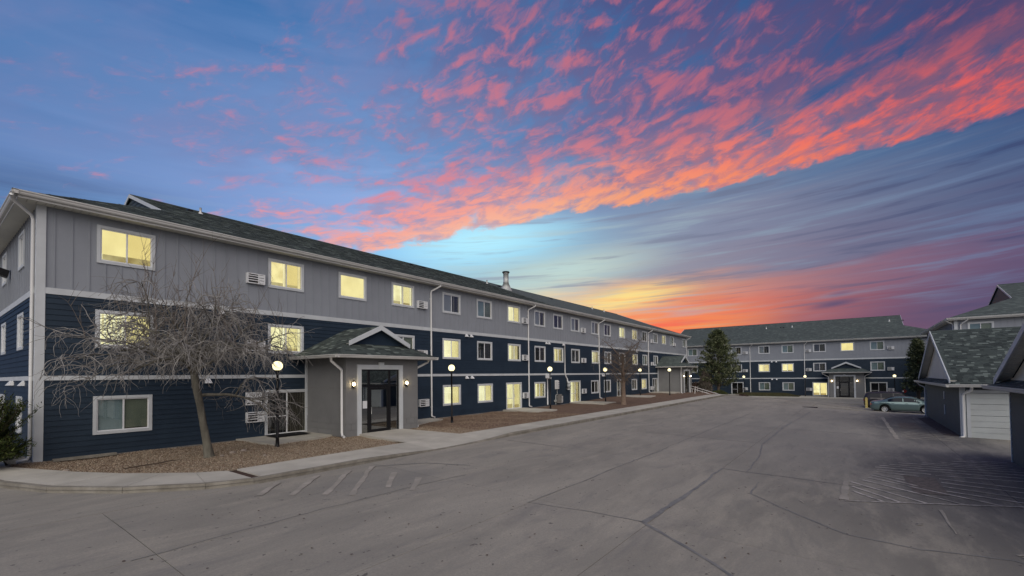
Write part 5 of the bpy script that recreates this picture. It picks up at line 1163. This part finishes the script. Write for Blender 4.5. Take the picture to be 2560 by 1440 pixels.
# ------------------------------------------------------------------ cars
M_cglass = mat('car_glass', (.006,.009,.018), .08, spec=.16); M_lred = mat('tail_lamp', (.30,.02,.02), .2); M_lclear = mat('head_lamp', (.6,.6,.6), .1); M_trimb = mat('car_trim', (.02,.02,.02), .5)
def paint(name, col, metal=.55):
    m_ = mat(name, col, .32, metal=metal); b = m_.node_tree.nodes['Principled BSDF']; b.inputs['Coat Weight'].default_value = .6; b.inputs['Coat Roughness'].default_value = .06; return m_
def car(label, cat, loc, rz, pm, st, wheels, wr, side, rear, front, dark_low=True):
    """st: (x, zb, half width, belt z, roof half width, roof z); the nose points to +x"""
    K = thing('parked_car', label, cat, loc, rz, 'cars parked beyond the garage')
    # refine stations by smooth interpolation
    def at(x):
        for a, b_ in zip(st, st[1:]):
            if a[0] <= x <= b_[0]: t = (x-a[0])/(b_[0]-a[0]); return [a[i]+(b_[i]-a[i])*t for i in range(6)]
        return list(st[-1])
    xs = sorted({s[0] for s in st} | {round(st[0][0]+(st[-1][0]-st[0][0])*i/48, 3) for i in range(49)})
    def sec(x):
        _, zb, w, zbelt, rw, zr = at(x)
        for wx in wheels:       # wheel arch
            dx = abs(x-wx)
            if dx < wr+.07: zb = max(zb, .02+math.sqrt(max(0, (wr+.07)**2-dx*dx))+wr*.98)
        zm = max(zb+.02, zb+(zbelt-zb)*.25)
        return [(0, zb), (w*.88, zb), (w*.97, zb+.04 if zb+.04 < zm else zm), (w, zm+.02), (w*1.005, (zm+zbelt)/2+.05), (w*.985, zbelt-.03), (w*.95, zbelt), (rw+(w*.95-rw)*.5, (zbelt+zr)/2-.01), (rw, zr-.05), (rw*.82, zr-.008), (0, zr)]
    mb = MB(); S_ = [sec(x) for x in xs]; nn = len(S_[0]); full = [s + [(-y, z) for y, z in s[-2:0:-1]] for s in S_]; k = len(full[0])
    for x, s in zip(xs, full): mb.v += [(x, y, z) for y, z in s]
    for i in range(len(xs)-1):
        for j in range(k): jj = (j+1) % k; mb.f.append((i*k+j, (i+1)*k+j, (i+1)*k+jj, i*k+jj)); mb.mi.append(0); mb.sm.append(True)
    mb.f.append(tuple(range(k))); mb.f.append(tuple((len(xs)-1)*k+j for j in range(k))[::-1]); mb.mi += [0, 0]; mb.sm += [False, False]
    mb.build('body', pm, K)
    for sg_ in (1, -1):         # side glass
        for x0, x1 in side:
            g_ = MB(); n = 8
            for i in range(n):
                q = []
                for x in (x0+(x1-x0)*i/n, x0+(x1-x0)*(i+1)/n):
                    _, zb, w, zbelt, rw, zr = at(x); lo, hi = .10, .86
                    A_ = ((w*.95, zbelt), (rw, zr-.05)); q.append([(x, sg_*(A_[0][0]+(A_[1][0]-A_[0][0])*t_+.012), A_[0][1]+(A_[1][1]-A_[0][1])*t_) for t_ in (lo, hi)])
                g_.poly([q[0][0], q[1][0], q[1][1], q[0][1]], 0, True)
            g_.build('side_window', M_cglass, K)
    for (x0, x1), nm in ((rear, 'rear_window'), (front, 'windscreen')):
        g_ = MB(); n = 8
        for i in range(n):
            q = []
            for x in (x0+(x1-x0)*i/n, x0+(x1-x0)*(i+1)/n):
                a = at(x); q.append([(x, y*a[4]*.80, a[5]-.008*abs(y)+.012) for y in (-1, 1)])
            g_.poly([q[0][0], q[1][0], q[1][1], q[0][1]], 0, True)
        g_.build(nm, M_cglass, K)
    for wx in wheels:
        for sg_ in (1, -1):
            w_ = MB(); w = at(wx)[2]-.04; prof = [(wr-.11, 0), (wr-.02, .0), (wr, -.03), (wr, -.17), (wr-.02, -.2), (wr-.11, -.2)]; n = 24; b0 = len(w_.v)
            for i in range(n):
                t_ = 2*math.pi*i/n
                for r_, o in prof: w_.v.append((r_*math.cos(t_), sg_*o, r_*math.sin(t_)))
            for i in range(n):
                for j in range(len(prof)): jj = (j+1) % len(prof); ii = (i+1) % n; w_.f.append((b0+i*6+j, b0+i*6+jj, b0+ii*6+jj, b0+ii*6+j)); w_.mi.append(0); w_.sm.append(True)
            W_ = w_.build('wheel', M_tyre, K, (wx, sg_*w, wr))
            r_ = MB(); n = 20; rr = wr-.105
            for i in range(n):
                t0, t1 = 2*math.pi*i/n, 2*math.pi*(i+1)/n
                r_.poly([(rr*math.cos(t0), -sg_*.02, rr*math.sin(t0)), (rr*math.cos(t1), -sg_*.02, rr*math.sin(t1)), ((rr-.035)*math.cos(t1), -sg_*.035, (rr-.035)*math.sin(t1)), ((rr-.035)*math.cos(t0), -sg_*.035, (rr-.035)*math.sin(t0))])
            for i in range(7):
                t0 = 2*math.pi*i/7
                c0, s0 = math.cos(t0), math.sin(t0); P_ = lambda r1, o: (r1*c0-o*s0, -sg_*.03, r1*s0+o*c0)
                r_.poly([P_(.03,-.035), P_(rr-.01,-.03), P_(rr-.01,.03), P_(.03,.035)])
            r_.tube([(0,-sg_*.05,0),(0,-sg_*.01,0)], .06, 12); r_.build('rim', M_rim, W_)
            d_ = MB(); d_.tube([(0,-sg_*.09,0),(0,-sg_*.07,0)], rr, 20); d_.build('brake_disc', M_trimb, W_)
    xa, xb = st[0][0], st[-1][0]; wa, wb = st[1][2], st[-2][2]
    for sg_ in (1, -1):
        mb = MB(); mb.box(st[1][0]-.06, st[1][0]+.28, min(sg_*wa*.55, sg_*wa*1.0), max(sg_*wa*.55, sg_*wa*1.0), st[1][3]-.26, st[1][3]-.10); mb.build('tail_light', M_lred, K)
        mb = MB(); mb.box(xb-.28, xb-.02, min(sg_*wb*.6, sg_*wb*.98), max(sg_*wb*.6, sg_*wb*.98), .56, .70); mb.build('headlight', M_lclear, K)
        mx = front[0]-.02 if False else side[-1][1]-.12; a = at(mx)
        mb = MB(); mb.sphere((mx+.05, sg_*(a[2]+.09), a[3]+.09), .085, 10, 6, 0, .75); mb.build('wing_mirror', pm, K)
        for hx in (side[0][0]+.25, side[-1][0]+.12): a = at(hx); mb = MB(); mb.box(hx, hx+.18, min(sg_*a[2]*.985, sg_*(a[2]+.02)), max(sg_*a[2]*.985, sg_*(a[2]+.02)), a[3]-.12, a[3]-.09); mb.build('door_handle', pm, K)
    mb = MB(); mb.box(xa-.01, xa+.03, -.26, .26, .62, .74); mb.build('number_plate', M_vinyl, K)
    mb = MB(); mb.box(xa+.25, xb-.3, -wa*.8, wa*.8, .16, .3); mb.build('underbody', M_trimb, K)
    return K
sedan = [(0,.42,.62,.80,.45,.86),(.07,.26,.78,.93,.62,.97),(.25,.22,.86,.98,.70,1.05),(.75,.2,.90,.98,.72,1.11),(1.0,.2,.905,.98,.66,1.17),(1.5,.2,.91,.97,.60,1.37),(1.95,.2,.91,.96,.60,1.455),(2.5,.2,.91,.95,.61,1.475),(3.0,.2,.91,.94,.60,1.44),(3.4,.2,.91,.93,.62,1.28),(3.85,.2,.90,.90,.68,1.03),(4.2,.2,.88,.82,.68,.92),(4.6,.22,.82,.68,.62,.80),(4.78,.26,.70,.60,.50,.68),(4.84,.36,.55,.52,.40,.56)]
M_green = paint('paint_sea_green', (.125,.185,.19)); M_dkred = paint('paint_dark', (.022,.018,.022), .1)
car('light sea-green sedan parked nose towards the right building', 'car', (54.7, -1.27, zt(54.7, -3.2)-.01), -math.pi/2, M_green, sedan, (1.02, 3.80), .325, [(1.25, 2.28), (2.34, 3.45)], (.95, 1.75), (3.12, 3.80))
suv = [(0,.5,.7,.95,.55,1.1),(.05,.32,.82,1.05,.66,1.3),(.2,.26,.9,1.08,.66,1.58),(.5,.24,.93,1.08,.66,1.66),(1.5,.24,.94,1.06,.68,1.71),(2.5,.24,.94,1.04,.67,1.70),(3.0,.24,.94,1.02,.66,1.62),(3.5,.24,.93,1.0,.68,1.30),(3.75,.24,.92,.98,.72,1.14),(4.3,.26,.88,.92,.70,1.02),(4.65,.3,.8,.8,.6,.88),(4.78,.4,.66,.66,.5,.72)]
car('dark crossover with red tail lights, half hidden behind the sea-green sedan', 'car', (59.3, -.85, zt(59, -3)), -math.pi/2, M_dkred, suv, (.95, 3.70), .36, [(.45, 1.35), (1.42, 2.3), (2.37, 3.2)], (.06, .2), (3.02, 3.68))
fp = thing('flower_pot', 'dark planter with red and white flowers against the far navy wall behind the cars', 'planter', (79.5, -5.5, -.95))
mb = MB(); mb.tube([(0,0,0),(0,0,.35)], [.15,.22], 12); mb.build('pot', M_black, fp)
for k, (a, b_, c_, m_) in enumerate(((0,.0,.75,M_lred),(0,.18,.85,M_vinyl),(0,-.1,.9,M_lred),(.05,.06,1.0,M_lred))): mb = MB(); mb.sphere((a,b_,c_), .10, 8, 6); mb.build('flower', m_, fp)
mb = MB(); mb.sphere((0,.1,1.35), .22, 9, 7, 0, 1.1); mb.tube([(0,0,.3),(0,.05,1.3)], .02, 5); mb.build('foliage', M_leaf[0], fp)
